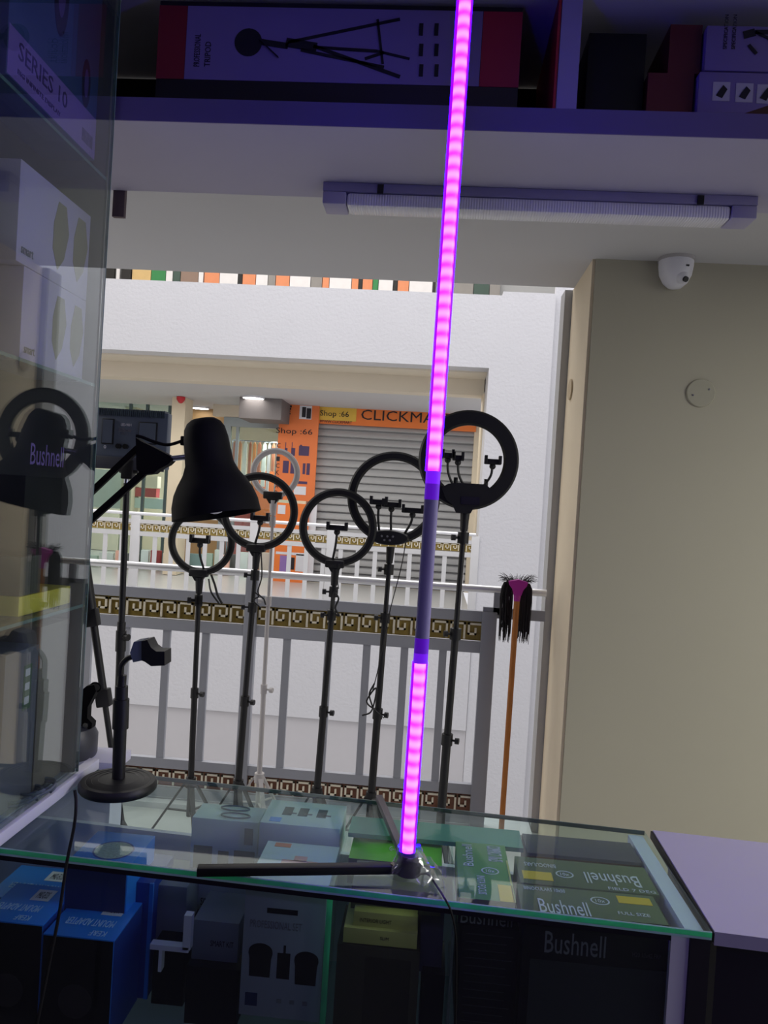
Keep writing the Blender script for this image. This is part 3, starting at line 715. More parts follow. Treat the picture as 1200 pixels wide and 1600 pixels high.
# ================================================================== DESK LAMP
d = 1.62
k = d/1200
bc = P(103, 1186, d)
ZB = .865
t = thing('desk_lamp', (bc.x, d, ZB), 'black architect desk lamp with bell shade, clamped arm reaching over the counter', 'desk lamp')
zb0 = ZB
base = MB().lathe([(0, 0), (.062, 0), (.064, .006), (.064, .045), (.055, .062), (.03, .070), (.016, .072), (.016, .10), (0, .10)], (bc.x, d, zb0)).build('base', mat('lamp_base_grey', (60, 62, 70), .4), t)
j0 = V((bc.x+.005, d, zb0+.09))
jt = MB(); jt.prism([P(118, 1138, d-.01), P(128, 1142, d-.01), P(143, 1138, d-.01), P(144, 1130, d-.01), P(136, 1122, d-.01), P(137, 1105, d-.01), P(150, 1080, d-.01), P(147, 1070, d-.01), P(135, 1072, d-.01), P(112, 1092, d-.01), P(105, 1130, d-.01)], (0, .02, 0)); jo = jt.build('lower_joint', black_matte, t)
MB().lathe([(0, 0), (.006, 0), (.006, .006), (0, .006)], P(133, 1134, d-.016), (0, 1, 0), 12).build('joint_screw', metal, jo)
hk = MB(); hc = P(149, 1074, d)
hk.path([hc+V((.012*math.cos(a), 0, .010*math.sin(a))) for a in [x*.5-1.4 for x in range(9)]], .002, 6, 3); hk.build('spring_hook', black_matte, jo)
elb = P(40, 890, d)
for o_, nm in ((0, 0), (14, 0)):
    MB().bar(P(118+o_, 1100, d), P(30+o_, 905, d), .008, .008).build('lower_arm', black_matte, t)
MB().prism([P(20, 870, d-.008), P(50, 880, d-.008), P(60, 915, d-.008), P(20, 920, d-.008)], (0, .016, 0)).build('elbow_joint', black_matte, t)
MB().bar(P(38, 868, d), P(216, 700, d), .013, .011, side=(0, 0, 1)).build('upper_arm', black_matte, t)
MB().bar(P(38, 905, d), P(226, 738, d), .014, .011, side=(0, 0, 1)).build('upper_arm', black_matte, t)
hj = MB(); hj.prism([P(x, y, d-.012) for x, y in [(212, 684), (221, 690), (234, 696), (246, 702), (265, 712), (268, 720), (262, 726), (248, 733), (240, 740), (222, 742), (213, 733)]], (0, .026, 0)); hj = hj.build('head_joint', black_matte, t)
MB().path([P(213, 681, d-.005), P(222, 683, d-.005), P(240, 690, d-.005), P(262, 695, d-.005), P(285, 689, d-.005)], .0035, 8).build('power_cord', black_matte, t)
MB().cyl(P(263, 717, d), P(292, 714, d), .006).build('swivel_rod', metal, t)
# shade: lathed around a tilted axis
S0, S1 = P(319, 664, d), P(341, 806, d)
ax = (S1-S0).normalized()+V((0, -.05, 0)); ax.normalize()
L = (S1-S0).length
prof = [(0, -.012), (20, -.011), (27, -.004), (32, .008), (35, .03), (36.5, .06), (38, .085), (44, .105), (54, .125), (62, .145), (67.5, .17), (69.5, L), (67.5, L-.001), (61, .147), (42, .108), (34, .06), (0, .055)]
prof = [(r*k, h) for r, h in prof]
shd = MB().lathe(prof, S0, ax, 64).build('lamp_shade', black_matte, t)
MB().sphere(S0+ax*(L-.03), .026).build('bulb', mat('bulb_white', (235, 235, 240), .3), t)
q = P(289, 689, d); MB().box((q.x-.008, d-.008, q.z-.01), (q.x+.012, d+.008, q.z+.01), .002).build('shade_knob', black_matte, shd)

# ================================================================== GLASS COUNTER
ZT = .86
FR = V((.441, 1.145)); BR = V((.437, 1.49)); FL = V((-1.05, 1.213)); BL = V((-1.05, 1.585))
def yf(x): return 1.145+(.441-x)*.0450
def yb(x): return 1.49+(.437-x)*.064
ct = thing('glass_display_counter', (-.3, 1.35, 0), 'glass display counter full of boxed gadgets, with green edged glass top', 'display counter')
gt = MB().prism([(FL.x, FL.y, ZT-.008), (FR.x, FR.y, ZT-.008), (BR.x, BR.y, ZT-.008), (BL.x, BL.y, ZT-.008)], (0, 0, .008)).build('glass_top', topglass, ct)
def strip3(p, q, z0, z1, w_, m, name, par):
    p = V((p[0], p[1], 0)); q = V((q[0], q[1], 0)); s_ = (q-p).normalized(); n = V((s_.y, -s_.x, 0))
    return MB().prism([p+V((0, 0, z0)), q+V((0, 0, z0)), q+n*w_+V((0, 0, z0)), p+n*w_+V((0, 0, z0))], (0, 0, z1-z0)).build(name, m, par)
strip3(FL, FR, ZT-.0075, ZT-.0005, .0025, green_edge, 'green_edge', gt)
strip3(FL, FR, ZT-.0005, ZT+.0004, .0022, pale_edge, 'pale_bevel', gt)
strip3(FL, FR, ZT-.0112, ZT-.0078, .0022, pale_edge, 'pale_bevel', gt)
strip3(BR, BL, ZT-.008, ZT, .002, mat('dull_edge', (92, 120, 118), .3), 'back_edge', gt)
# side panels, frame
sp = MB().prism([(.409, 1.158, .0), (.436, 1.158, .0), (.433, 1.488, .0), (.406, 1.488, .0)], (0, 0, ZT-.0085)); sp = sp.build('side_panel', white_lam, ct)
for (yy, zz_) in ((1.22, .80), (1.30, .815), (1.38, .80), (1.44, .81)): MB().box((.4045-.000+.0002, yy, zz_), (.4085, yy+.004, zz_+.010)).build('screw_cap', gink, sp)
MB().box((.386, 1.150, 0), (.412, 1.160, ZT-.010)).build('corner_post', white_lam, ct)
MB().box((.4125, 1.146, 0), (.441, 1.157, ZT-.012)).build('dark_edging', mat('dark_edging', (30, 26, 40), .5), ct)
strip3((-1.05, yf(-1.05)+.012), (.412, yf(.412)+.012), ZT-.022, ZT-.012, .008, mat('frame_dark', (34, 30, 42), .4), 'front_rail', ct)
MB().prism([(-1.05, yf(-1.05)+.006, .1), (.39, yf(.39)+.006, .1), (.39, yf(.39)+.011, .1), (-1.05, yf(-1.05)+.011, .1)], (0, 0, ZT-.1125)).build('front_pane', caseglass, ct)
MB().prism([(-1.05, 1.56, 0), (.40, 1.475, 0), (.40, 1.487, 0), (-1.05, 1.572, 0)], (0, 0, .755)).build('back_panel', white_lam, ct)
ZS = .545
MB().prism([(-1.05, 1.235, ZS-.008), (.40, 1.165, ZS-.008), (.40, 1.47, ZS-.008), (-1.05, 1.55, ZS-.008)], (0, 0, .008)).build('glass_shelf', topglass, ct)
MB().prism([(-1.05, 1.235, .08), (.40, 1.165, .08), (.40, 1.47, .08), (-1.05, 1.55, .08)], (0, 0, .02)).build('bottom_board', dark_wall, ct)
q1 = P(515, 1410, 1.19); q2 = P(498, 1590, 1.19)
dx1 = q1.x
dvd = MB().box((dx1-.003, 1.195, .1), (dx1+.003, 1.50, ZT-.0235)).build('glass_divider', topglass, ct)
MB().box((dx1-.0045, 1.190, .1), (dx1+.0045, 1.1945, ZT-.0235)).build('green_edge', green_edge, dvd)
dx2 = P(706, 1500, 1.18).x
dvd = MB().box((dx2-.002, 1.19, .1), (dx2+.002, 1.48, ZT-.0235)).build('glass_divider', topglass, ct)
MB().box((dx2-.002, 1.187, .1), (dx2+.002, 1.1895, ZT-.0235)).build('edge_line', mat('edge_grey', (100, 110, 112), .2), dvd)
xa, xb = P(548, 1285, 1.44).x, P(815, 1300, 1.44).x
MB().box((xa, 1.40, .838), (xb, 1.475, .846)).build('upper_shelf_strip', mat('teal_glass', (80, 150, 135), .15), ct)
# white side rail and side board
sb = thing('white_side_counter', (-.86, 1.6, 0), 'white side counter on the left carrying the lamp base and glass cabinet', 'counter')
MB().box((-1.2, 1.61, 0), (-.66, 1.675, ZB-.022)).build('body', white_lam, sb)
MB().box((-1.2, 1.59, ZB-.022), (-.648, 1.685, ZB), .002).build('top_board', white_lam, sb)

# --------- boxes in the counter
cardm = {}
def boxpx(name, xl, xr, yt, yb_, yfr, dep, m, label, group=None, bev=.0008, cat='box'):
    ym = (yt+yb_)/2; a_ = P(xl, ym, yfr); c_ = P(xr, ym, yfr); zt_ = min(P((xl+xr)/2, yt, yfr).z, ZT-.010); zb_ = P((xl+xr)/2, yb_, yfr).z
    zb_ = max(zb_, ZS+.001)
    o = thing(name, ((a_.x+c_.x)/2, yfr+dep/2, zb_), label, cat, group)
    bd = MB().box((a_.x, yfr, zb_), (c_.x, yfr+dep, zt_), bev).build('carton', m, o)
    return o, (a_.x, c_.x, zb_, zt_, yfr, dep)
def front_rect(o, g, u0, v0, u1, v1, m, name='printed_picture', t=.0006):   # u,v fractions on the front face, v from top
    x0, x1, z0, z1_, y, dp = g
    return MB().box((x0+(x1-x0)*u0, y-t, z1_-(z1_-z0)*v1), (x0+(x1-x0)*u1, y-.0001, z1_-(z1_-z0)*v0)).build(name, m, o)
def top_rect(o, g, u0, v0, u1, v1, m, name='printed_picture', t=.0006):    # v from the back (0) to the front (1)
    x0, x1, z0, z1_, y, dp = g
    return MB().box((x0+(x1-x0)*u0, y+dp*(1-v1), z1_+.0001), (x0+(x1-x0)*u1, y+dp*(1-v0), z1_+t)).build(name, m, o)
def top_text(o, g, s_, u0, v0, u1, v1, m, rot=0, name='lettering'):
    x0, x1, z0, z1_, y, dp = g; W = x1-x0
    ax_, bx_ = x0+W*u0, x0+W*u1; ya, yb2 = y+dp*(1-v1), y+dp*(1-v0)
    z = z1_+.0003
    if rot == 0: return text(s_, (ax_, ya, z), (bx_-ax_, 0, 0), (0, yb2-ya, 0), m, o, name)
    if rot == 180: return text(s_, (bx_, yb2, z), (ax_-bx_, 0, 0), (0, ya-yb2, 0), m, o, name)
    if rot == 90: return text(s_, (bx_, ya, z), (0, yb2-ya, 0), (ax_-bx_, 0, 0), m, o, name)
    if rot == -90: return text(s_, (ax_, yb2, z), (0, ya-yb2, 0), (bx_-ax_, 0, 0), m, o, name)
def front_text(o, g, s_, u0, v0, u1, v1, m, name='lettering'):
    x0, x1, z0, z1_, y, dp = g; W = x1-x0; Hh = z1_-z0
    return text(s_, (x0+W*u0, y-.0003, z1_-Hh*v1), (W*(u1-u0), 0, 0), (0, 0, Hh*(v1-v0)), m, o, name)
blue = mat('blue_card', (38, 128, 225), .45, vary=.08)
dblue = mat('dark_blue_card', (20, 60, 150), .5)
card = mat('white_card', (196, 212, 214), .55, vary=.03)
gcard = mat('grey_card', (130, 138, 150), .6)
olive = mat('olive_card', (92, 104, 70), .55, vary=.1)
gcard2 = mat('green_card', (92, 150, 84), .5)
bcard = mat('black_card', (12, 12, 16), .5, spec=.3)
lime = mat('lime_card', (120, 220, 40), .5)
ycard = mat('cream_card', (206, 204, 120), .55)
ylab = mat('yellow_label', (230, 190, 40), .5)
G = 'boxes in the glass counter'
o, g = boxpx('lens_box', 100, 198, 1352, 1430, 1.285, .13, blue, 'bright blue box with a round window on top, upper left in the counter', G)
x0, x1, z0, z1_, yy, dp = g
cx_, cy_ = (x0+x1)/2+.005, yy+dp*.45
rm = MB().lathe([(.033, .0002), (.036, .0002), (.036, .0008), (.033, .0008), (.033, .0002)], (cx_, cy_, z1_), (0, 0, 1), 40).build('window_rim', dblue, o)
MB().lathe([(0, .0001), (.033, .0001), (.033, .0006), (0, .0006)], (cx_, cy_, z1_), (0, 0, 1), 40).build('window_insert', mat('silver_foam', (150, 165, 165), .4, vary=.6, scale=300), o)
front_rect(o, g, .02, .03, .98, .97, mat('navy_card', (40, 46, 100), .5), 'front_panel')
top_rect(o, g, .0, .93, 1, 1.0, dblue, 'edge_band')
def adapter(xl, xr, yt, y_, label, fx=.55):
    o, g = boxpx('adapter_box', xl, xr, yt, 1640, y_, .12, blue, label, G)
    front_rect(o, g, .01, .012, .99, .99, bcard, 'front_panel')
    x0, x1, z0, z1_, yy, dp = g
    MB().lathe([(0, 0), (.028, 0), (.028, .0005), (0, .0005)], ((x0+x1)/2, yy-.0012, z0+.07), (0, 1, 0), 30).build('printed_lens', mat('lens_print', (44, 38, 40), .3), o)
    MB().box((x1, yy+.001, z0+.002), (x1+.0006, yy+dp-.001, z1_-.002)).build('side_panel', dblue, o)
    lb = top_rect(o, g, fx, .12, fx+.3, .42, wink, 'white_label')
    top_text(o, g, 'M42-EOS', fx+.06, .18, fx+.24, .36, ink)
    top_text(o, g, 'MOUNT ADAPTER', fx-.4, .55, fx+.3, .72, mat('pale_blue_ink', (170, 205, 240), .5), 180)
    top_text(o, g, 'KE&F', fx+.05, .82, fx+.28, .94, MATS['pale_blue_ink'], 180)
    return o
adapter(62, 174, 1464, 1.205, 'tall blue adapter box lowest in the stack, nearest in the counter')
adapter(-40, 62, 1440, 1.215, 'blue adapter box at the photo left edge, nearer of the two there', .45)
adapter(-28, 80, 1404, 1.345, 'blue adapter box at the left edge, behind the nearer blue one')
o, g = boxpx('tall_blue_box', 190, 232, 1378, 1640, 1.33, .11, dblue, 'narrow dark blue upright box with bright blue edge right of the blue stack', G)
MB().box((g[1]-.006, g[4]-.001, g[2]), (g[1]+.001, g[4]+.004, g[3])).build('bright_edge', blue, o)
o, g = boxpx('grey_box', 238, 290, 1384, 1470, 1.36, .1, gcard, 'small dark grey box between the blue stack and white box', G)
o, g = boxpx('camera_box', 296, 400, 1281, 1424, 1.435, .07, card, 'white box with dark device pictures, back left of the white boxes', G)
for (u0, u1, v0) in ((.05, .33, .30), (.42, .58, .34), (.66, .97, .32)): front_rect(o, g, u0, v0, u1, .64, mat('device_print', (76, 84, 84), .6))
front_rect(o, g, .80, .07, .93, .25, mat('blue_badge', (60, 90, 130), .5), 'badge')
front_text(o, g, 'SINGLE CAMERA CASE', .2, .87, 1.0, .95, ink)
# blue-white box bottom strip and small box below
for (u, yy_) in ((.62, .25), (.55, .72)):
    MB().path([V((g[0]+(g[1]-g[0])*(u+.22*math.cos(a)), g[4]+g[5]*(yy_+.16*math.sin(a)), g[3]+.003)) for a in [i_*.52 for i_ in range(13)]], .0016, 6, 2).build('black_cord', dgrey, o)
o, g = boxpx('gadget_box', 404, 530, 1290, 1345, 1.405, .11, card, 'white flat box with three small gadget pictures on its top', G)
for u in (.22, .42, .66): top_rect(o, g, u, .28, u+.12, .62, mat('gadget_print', (60, 74, 84), .6)); 
for u in (.20, .40, .64): top_rect(o, g, u+.1, .5, u+.2, .55, gink)
top_rect(o, g, .1, .75, .24, .92, blue, 'badge')
o, g = boxpx('doorbell_box', 378, 505, 1390, 1592, 1.215, .165, mat('grey_white_card', (150, 156, 172), .55, vary=.03), 'largest white box with three dark camera pictures on front and red print on top', G)
MB().box((g[0], g[4]+.001, g[3]+.0001), (g[1], g[4]+g[5], g[3]+.001)).build('top_sheet', card, o)
gg_ = (g[0], g[1], g[2], g[3]+.001, g[4], g[5])
top_rect(o, gg_, .12, .03, .34, .12, mat('orange_patch', (220, 130, 90), .5), 'orange_patch')
top_rect(o, gg_, .3, .40, .78, .62, mat('pink_print', (222, 160, 150), .5))
top_rect(o, gg_, .45, .3, .62, .42, mat('pink_print', (222, 160, 150), .5))
front_rect(o, g, .28, .15, .66, .19, bcard, 'black_bar')
front_text(o, g, 'PROFESSIONAL SET', .08, .25, .72, .31, gink)
def blob(cu, cv, wu, hv):
    x0, x1, z0, z1_, y, dp = g; W = x1-x0; Hh = z1_-z0
    cx2 = x0+W*cu; ct2 = z1_-Hh*cv; r = W*wu/2; h = Hh*hv
    pts = [(cx2-r*.85, y-.0007, ct2-h), (cx2+r*.85, y-.0007, ct2-h), (cx2+r*.9, y-.0007, ct2-h*.45), (cx2+r, y-.0007, ct2-h*.3)]
    pts += [(cx2+r*math.cos(a), y-.0007, ct2-h*.25+h*.25*math.sin(a)) for a in [PI*i_/10 for i_ in range(1, 10)]]
    pts += [(cx2-r, y-.0007, ct2-h*.3), (cx2-r*.9, y-.0007, ct2-h*.45)]
    MB().prism(pts, (0, .0006, 0)).build('printed_camera', bcard, o)
blob(.23, .43, .30, .26); blob(.80, .46, .30, .26)
front_rect(o, g, .44, .49, .60, .69, bcard, 'printed_device'); front_rect(o, g, .51, .43, .54, .49, bcard, 'printed_aerial')
front_rect(o, g, .07, .82, .22, .92, mat('navy_badge', (40, 50, 90), .5), 'badge')
for u in (.46, .62, .78): front_rect(o, g, u, .85, u+.06, .88, gink, 'icon')
o, g = boxpx('grey_box', 300, 372, 1440, 1510, 1.30, .1, gcard, 'grey box with faint lettering under the white camera box', G)
front_text(o, g, 'SMART KIT', .4, .42, .9, .55, ink)
o, g = boxpx('black_box', 288, 370, 1512, 1640, 1.28, .12, bcard, 'plain black box below the grey box with faint lettering', G)
o, g = boxpx('black_box', 236, 286, 1475, 1640, 1.32, .12, bcard, 'plain black box beside the dark blue upright box', G)
# white shelf bracket
bk = MB(); a_ = P(240, 1472, 1.27)
bk.box((P(236, 1475, 1.27).x, 1.265, P(250, 1482, 1.27).z), (P(296, 1478, 1.27).x, 1.28, P(250, 1474, 1.27).z))
bk.box((P(288, 1450, 1.27).x, 1.265, P(290, 1482, 1.27).z), (P(300, 1450, 1.27).x, 1.28, P(290, 1428, 1.27).z))
bk.box((P(249, 1500, 1.27).x, 1.265, P(252, 1516, 1.27).z), (P(254, 1500, 1.27).x, 1.28, P(252, 1482, 1.27).z))
tag(bk.build('shelf_bracket', white_lam), 'thin white stepped bracket strip between the dark boxes in the counter', 'bracket')
o, g = boxpx('lime_box', 543, 690, 1347, 1386, 1.33, .13, lime, 'bright lime green flat box under the tube light foot', G)
front_rect(o, g, 0, 0, 1, 1, mat('olive_grey', (90, 96, 84), .5), 'front_panel')
top_rect(o, g, 0, 0, 1, .16, mat('dark_green', (30, 110, 60), .5), 'dark_band')
top_text(o, g, 'G-KIT', .42, .55, .56, .68, wink)
o, g = boxpx('khaki_box', 548, 690, 1390, 1426, 1.235, .09, mat('khaki_card', (120, 116, 92), .6), 'khaki box in front of the lime green box', G)
front_text(o, g, 'MODEL', .3, .52, .48, .62, ink)
o, g = boxpx('cream_box', 552, 652, 1428, 1452, 1.215, .11, ycard, 'upper of two thin cream boxes lying under the khaki box', G)
front_text(o, g, 'INTERIOR LIGHT', .1, .4, .6, .65, mat('olive_ink', (110, 106, 50), .6))
o, g = boxpx('cream_box', 536, 652, 1454, 1478, 1.207, .11, ycard, 'lower of two thin cream boxes, resting on the brown box', G)
front_text(o, g, 'SLIM', .5, .4, .62, .6, MATS['olive_ink'])
o, g = boxpx('brown_box', 522, 652, 1480, 1640, 1.205, .12, mat('brown_card', (66, 60, 44), .6), 'large dark brown box under the two cream boxes', G)
front_rect(o, g, .35, .1, .9, .8, mat('brown_print', (50, 44, 30), .6))
o, g = boxpx('grey_box', 656, 692, 1418, 1520, 1.26, .1, mat('dgcard', (96, 96, 108), .6), 'upright mid grey box right of the cream boxes', G)
o, g = boxpx('black_box', 656, 692, 1522, 1640, 1.24, .1, bcard, 'black box under the upright mid grey box', G)
# green box, text sideways
o, g = boxpx('green_optics_box', 716, 806, 1402, 1446, 1.195, .20, gcard2, 'green optics box with sideways white lettering and yellow patch', G)
top_text(o, g, 'Bushnell', .12, .05, .32, .46, wink, 90)
top_text(o, g, 'COMPACT 10x25', .62, .04, .90, .34, wink, -90)
top_text(o, g, 'INSTA FOCUS', .35, .62, .5, .92, wink, -90)
def oval(cu, cv, g, o, rr=.012):
    x0, x1, z0, z1_, y, dp = g
    c_ = (x0+(x1-x0)*cu, y+dp*(1-cv), z1_+.0002)
    MB().lathe([(rr*.84, 0), (rr, 0), (rr, .0005), (rr*.84, .0005), (rr*.84, 0)], c_, (0, 0, 1), 30, 1.25).build('oval_logo', wink, o)
    text('10x', (c_[0]-rr*.6, c_[1]-rr*.4, c_[2]), (rr*1.2, 0, 0), (0, rr*.8, 0), wink, o)
oval(.62, .52, g, o); top_rect(o, g, .72, .74, .98, 1, ylab, 'yellow_patch'); top_rect(o, g, .96, .3, .99, 1, ycard, 'edge_line')
front_rect(o, g, 0, 0, 1, 1, bcard, 'front_panel')
front_text(o, g, 'Bushnell', .05, .4, .95, .98, gink)
o, g = boxpx('black_ridged_box', 716, 806, 1449, 1640, 1.195, .2, bcard, 'black ridged carton under the green optics box', G)
for i_ in range(14): front_rect(o, g, .08, .06+i_*.065, .8 if i_ % 3 else .9, .068+i_*.065, mat('ridge_grey', (50, 50, 56), .5), 'ridge_line')
# olive boxes
o, g = boxpx('olive_optics_box', 815, 1046, 1425, 1440, 1.172, .085, olive, 'front olive optics box with upright white lettering', G)
top_text(o, g, 'Bushnell', .13, .50, .48, .98, wink); oval(.585, .38, g, o); top_rect(o, g, .72, .12, .96, .38, ylab, 'yellow_patch'); top_text(o, g, 'BINOCULARS 10x50', .05, .08, .35, .2, wink); top_text(o, g, 'FULL SIZE', .68, .7, .9, .8, wink)
front_rect(o, g, 0, 0, 1, 1, bcard, 'front_panel')
o, g = boxpx('olive_optics_box', 811, 1030, 1388, 1440, 1.262, .095, olive, 'rear olive optics box with inverted white lettering', G)
top_text(o, g, 'Bushnell', .50, .40, .90, .80, wink, 180); oval(.35, .56, g, o); top_rect(o, g, .03, .55, .25, .85, ylab, 'yellow_patch'); top_text(o, g, 'BINOCULARS', .06, .22, .3, .36, wink, 180); top_text(o, g, 'FIELD 7 DEG', .64, .88, .98, .97, wink)
o, g = boxpx('plum_box', 822, 1002, 1330, 1386, 1.375, .08, mat('plum_card', (84, 76, 92), .5), 'dark plum box at the back right of the counter', G)
front_rect(o, g, 0, .1, 1, .5, mat('rust_card', (96, 60, 44), .5), 'rust_band')
o, g = boxpx('black_optics_box', 812, 1046, 1442, 1640, 1.172, .085, bcard, 'big black optics box with grey lettering, front right of the counter', G)
front_text(o, g, 'Bushnell', .15, .1, .56, .27, gink); front_text(o, g, 'H20 10x42 FRP', .74, .2, .93, .235, mat('dim_ink', (70, 66, 72), .6))
front_rect(o, g, .06, .33, .98, 1, mat('photo_print', (36, 40, 44), .5))

# ================================================================== TABLE ON THE RIGHT
zt_ = .86
A_ = PZ(1020, 1297, zt_); B_ = PZ(1117, 1456, zt_); C_ = PZ(1215, 1471, zt_); D_ = PZ(1215, 1318, zt_)
ext = V((.75, 0, 0))
t = thing('white_table', ((A_.x+.4), 1.3, 0), 'pale lilac lit table top with dark front, right of the glass counter', 'table')
A2, B2 = V((A_.x, A_.y, 0)), V((B_.x, B_.y, 0))
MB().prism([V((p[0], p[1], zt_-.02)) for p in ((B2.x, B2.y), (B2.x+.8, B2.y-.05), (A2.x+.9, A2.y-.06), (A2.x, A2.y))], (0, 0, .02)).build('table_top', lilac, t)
e = MB(); dirE = (A2-B2).normalized()
e.prism([V((B2.x-.004, B2.y, zt_-.016)), V((A2.x-.004, A2.y, zt_-.016)), V((A2.x-.0005, A2.y, zt_-.016)), V((B2.x-.0005, B2.y, zt_-.016))], (0, 0, .014)); e.build('peeling_edge', black, t)
MB().prism([V((B2.x+.012, B2.y+.02, .0)), V((B2.x+.8, B2.y-.03, 0)), V((A2.x+.9, A2.y-.07, 0)), V((A2.x+.03, A2.y-.01, 0))], (0, 0, zt_-.0205)).build('cabinet_body', mat('dark_cabinet', (34, 30, 46), .5), t)

# ================================================================== THINGS ON THE COUNTER
# round based stand with clip
c = P(185, 1244, 1.475); Z0 = ZT+.0005
t = thing('tabletop_stand', (c.x, 1.47, Z0), 'short black table stand with round ridged base and clip, on the glass counter', 'stand')
k = 1.475/1200
MB().lathe([(0, 0), (58*k, 0), (60.5*k, .004), (60.5*k, .012), (57*k, .018), (50*k, .0185), (49*k, .0175), (41*k, .020), (40*k, .019), (31*k, .0215), (30*k, .0205), (0, .023)], (c.x, 1.47, Z0), n=64).build('round_base', black, t)
a0 = V((c.x, 1.47, Z0+.02)); a1 = P(188, 1130, 1.47); a2 = P(190, 1072, 1.47)
MB().cyl(a0, a1, .0125).build('lower_tube', black, t)
MB().cyl(P(188, 1138, 1.47), P(189.5, 1092, 1.47), .0155).build('grip', black, t)
MB().cyl(P(189.5, 1094, 1.47), a2, .0125).build('collar', black, t)
MB().cyl(P(189.5, 1075, 1.47), P(191, 1055, 1.47), .0085).build('upper_tube', black, t)
MB().path([P(189, 1075, 1.47), P(188, 1055, 1.47), P(190, 1040, 1.47), P(198, 1030, 1.47), P(207, 1026, 1.47)], .0055, 8).build('gooseneck', black, t)
cl = MB()
q = P(214, 1018, 1.47)
cl.prism([P(x, y, 1.45) for x, y in [(203, 1020), (209, 1003), (222, 1001), (223, 1032), (208, 1035)]], (0, .035, 0))
h_ = cl.build('ball_clamp', dgrey, t)
MB().prism([P(x, y, 1.448) for x, y in [(221, 1002), (230, 1000), (236, 1012), (244, 1018), (257, 1018), (257, 1040), (236, 1041), (226, 1034), (221, 1032)]], (0, .038, 0)).build('clip_jaw', black, t)

# LED tube light
base = PZ(638, 1362, ZT+.006)
bx, by = base.x, base.y
top = P(731, -60, by-.035)
b0 = P(637, 1330, by-.003)
t = thing('led_tube_light', (bx, by, ZT), 'tall glowing pink violet LED tube standing on the glass counter', 'tube light')
axv = (top-b0).normalized()
def atz(z): return b0+(top-b0)*((z-b0.z)/(top.z-b0.z))
sx = V((1, 0, 0)); fw = V((0, -1, 0))
W = .0125
body = MB()
def profile_ext(mb, pts2, z0, z1):
    p = atz(z0); mb.prism([p+sx*u+fw*v for u, v in pts2], atz(z1)-atz(z0))
profile_ext(body, [(-.0108, -.009), (.0106, -.009), (.0106, .004), (-.0108, .004)], b0.z-.012, top.z)
body.build('aluminium_channel', mat('violet_channel', (70, 60, 130), .35, .5), t)
dfp = [(-.009, .004)]+[(-.009*math.cos(a), .0045+.007*math.sin(a)) for a in [PI*i_/8 for i_ in range(1, 8)]]+[(.009, .004)]
dfw = [(u*1.25, v) for u, v in dfp]
z_hi = P(680, 737, by).z; z_lo = P(655, 1033, by).z; z_bot = P(637, 1328, by).z
ledm = led('glowing_led_dots', .0212)
rim = emit('violet_led_rim', (.026, .0, 1.0), 15.0)
left_rim = [(-.0132, -.010), (-.0132, .004), (-.0112, .0075), (-.0092, .0085), (-.0092, .0045), (-.0111, .0035), (-.0111, -.010)]
right_rim = [(.0120, -.010), (.0120, .004), (.0110, .0075), (.0094, .0085), (.0094, .0045), (.0109, .0035), (.0109, -.010)]
for (za, zb_, m_) in ((z_hi, top.z, ledm), (z_bot, z_lo, ledm)):
    g = MB(); profile_ext(g, dfp, za, zb_); dd2 = g.build('lit_diffuser', m_, t)
    for rp in (left_rim, right_rim):
        g = MB(); profile_ext(g, rp, za, zb_); g.build('glowing_rim', rim, dd2)
g = MB(); profile_ext(g, dfw, z_lo, z_hi); g.build('unlit_diffuser', mat('unlit_diffuser', (164, 156, 214), .22), t)
for (za, zb_, e_) in ((z_hi-.020, z_hi, .9), (z_hi-.045, z_hi-.020, .35), (z_lo, z_lo+.016, .7), (z_lo+.016, z_lo+.04, .25)):
    g = MB(); profile_ext(g, [(u*1.02, v+.0003) for u, v in dfw], za, zb_); g.build('dimly_lit_diffuser', emit('dim_violet%d' % int(e_*100), (.18, .01, .9), e_), t)
jt = MB(); jt.lathe([(0, 0), (.020, 0), (.020, .018), (.014, .03), (0, .03)], (bx, by, ZT+.004), n=20); jt.build('hub', black, t)
def foot(px, py, w_, m_=black):
    e_ = PZ(px, py, ZT+.006); s_ = V((bx, by, ZT+.012))
    dd_ = (e_-s_).normalized()
    MB().bar(s_, V((e_.x, e_.y, ZT+.008)), w_, .013, .0015, side=(-dd_.y, dd_.x, 0)).build('foot', m_, t)
foot(308, 1362, .018); foot(592, 1248, .013, mat('grey_foot', (86, 78, 92), .35, .3))
# film wrap: crumpled surface around the hub
fl = bmesh.new(); random.seed(9)
nu, nv = 22, 9; grid = []
for j in range(nv):
    row = []
    for i_ in range(nu):
        a = 2*PI*i_/nu; h = j/(nv-1)
        r = .017+.022*(1-h)**1.5+random.uniform(-.004, .004)*(1.2-h)
        row.append(fl.verts.new((bx+.006*(1-h)+r*math.cos(a)*1.1, by+r*math.sin(a)*.8-.004, ZT+.004+h*.045+random.uniform(-.002, .002))))
    grid.append(row)
for j in range(nv-1):
    for i_ in range(nu): fl.faces.new((grid[j][i_], grid[j][(i_+1) % nu], grid[j+1][(i_+1) % nu], grid[j+1][i_]))
mb = MB(); mb.bm.free(); mb.bm = fl; mb.build('plastic_wrap', film, t)
tail = MB(); q0 = V((bx+.02, by-.004, ZT+.03))
pts_t = []
for i_ in range(8):
    for j in range(4): pts_t.append(V((bx+.015+i_*.0065, by-.002+j*.006-.01+random.uniform(-.002, .002), ZT+.035-i_*.0036+.004*math.sin(i_*1.7+j)+j*.001)))
vv = [tail.bm.verts.new(p) for p in pts_t]
for i_ in range(7):
    for j in range(3): tail.bm.faces.new((vv[i_*4+j], vv[i_*4+j+1], vv[(i_+1)*4+j+1], vv[(i_+1)*4+j]))
tail.build('plastic_tail', film, t)
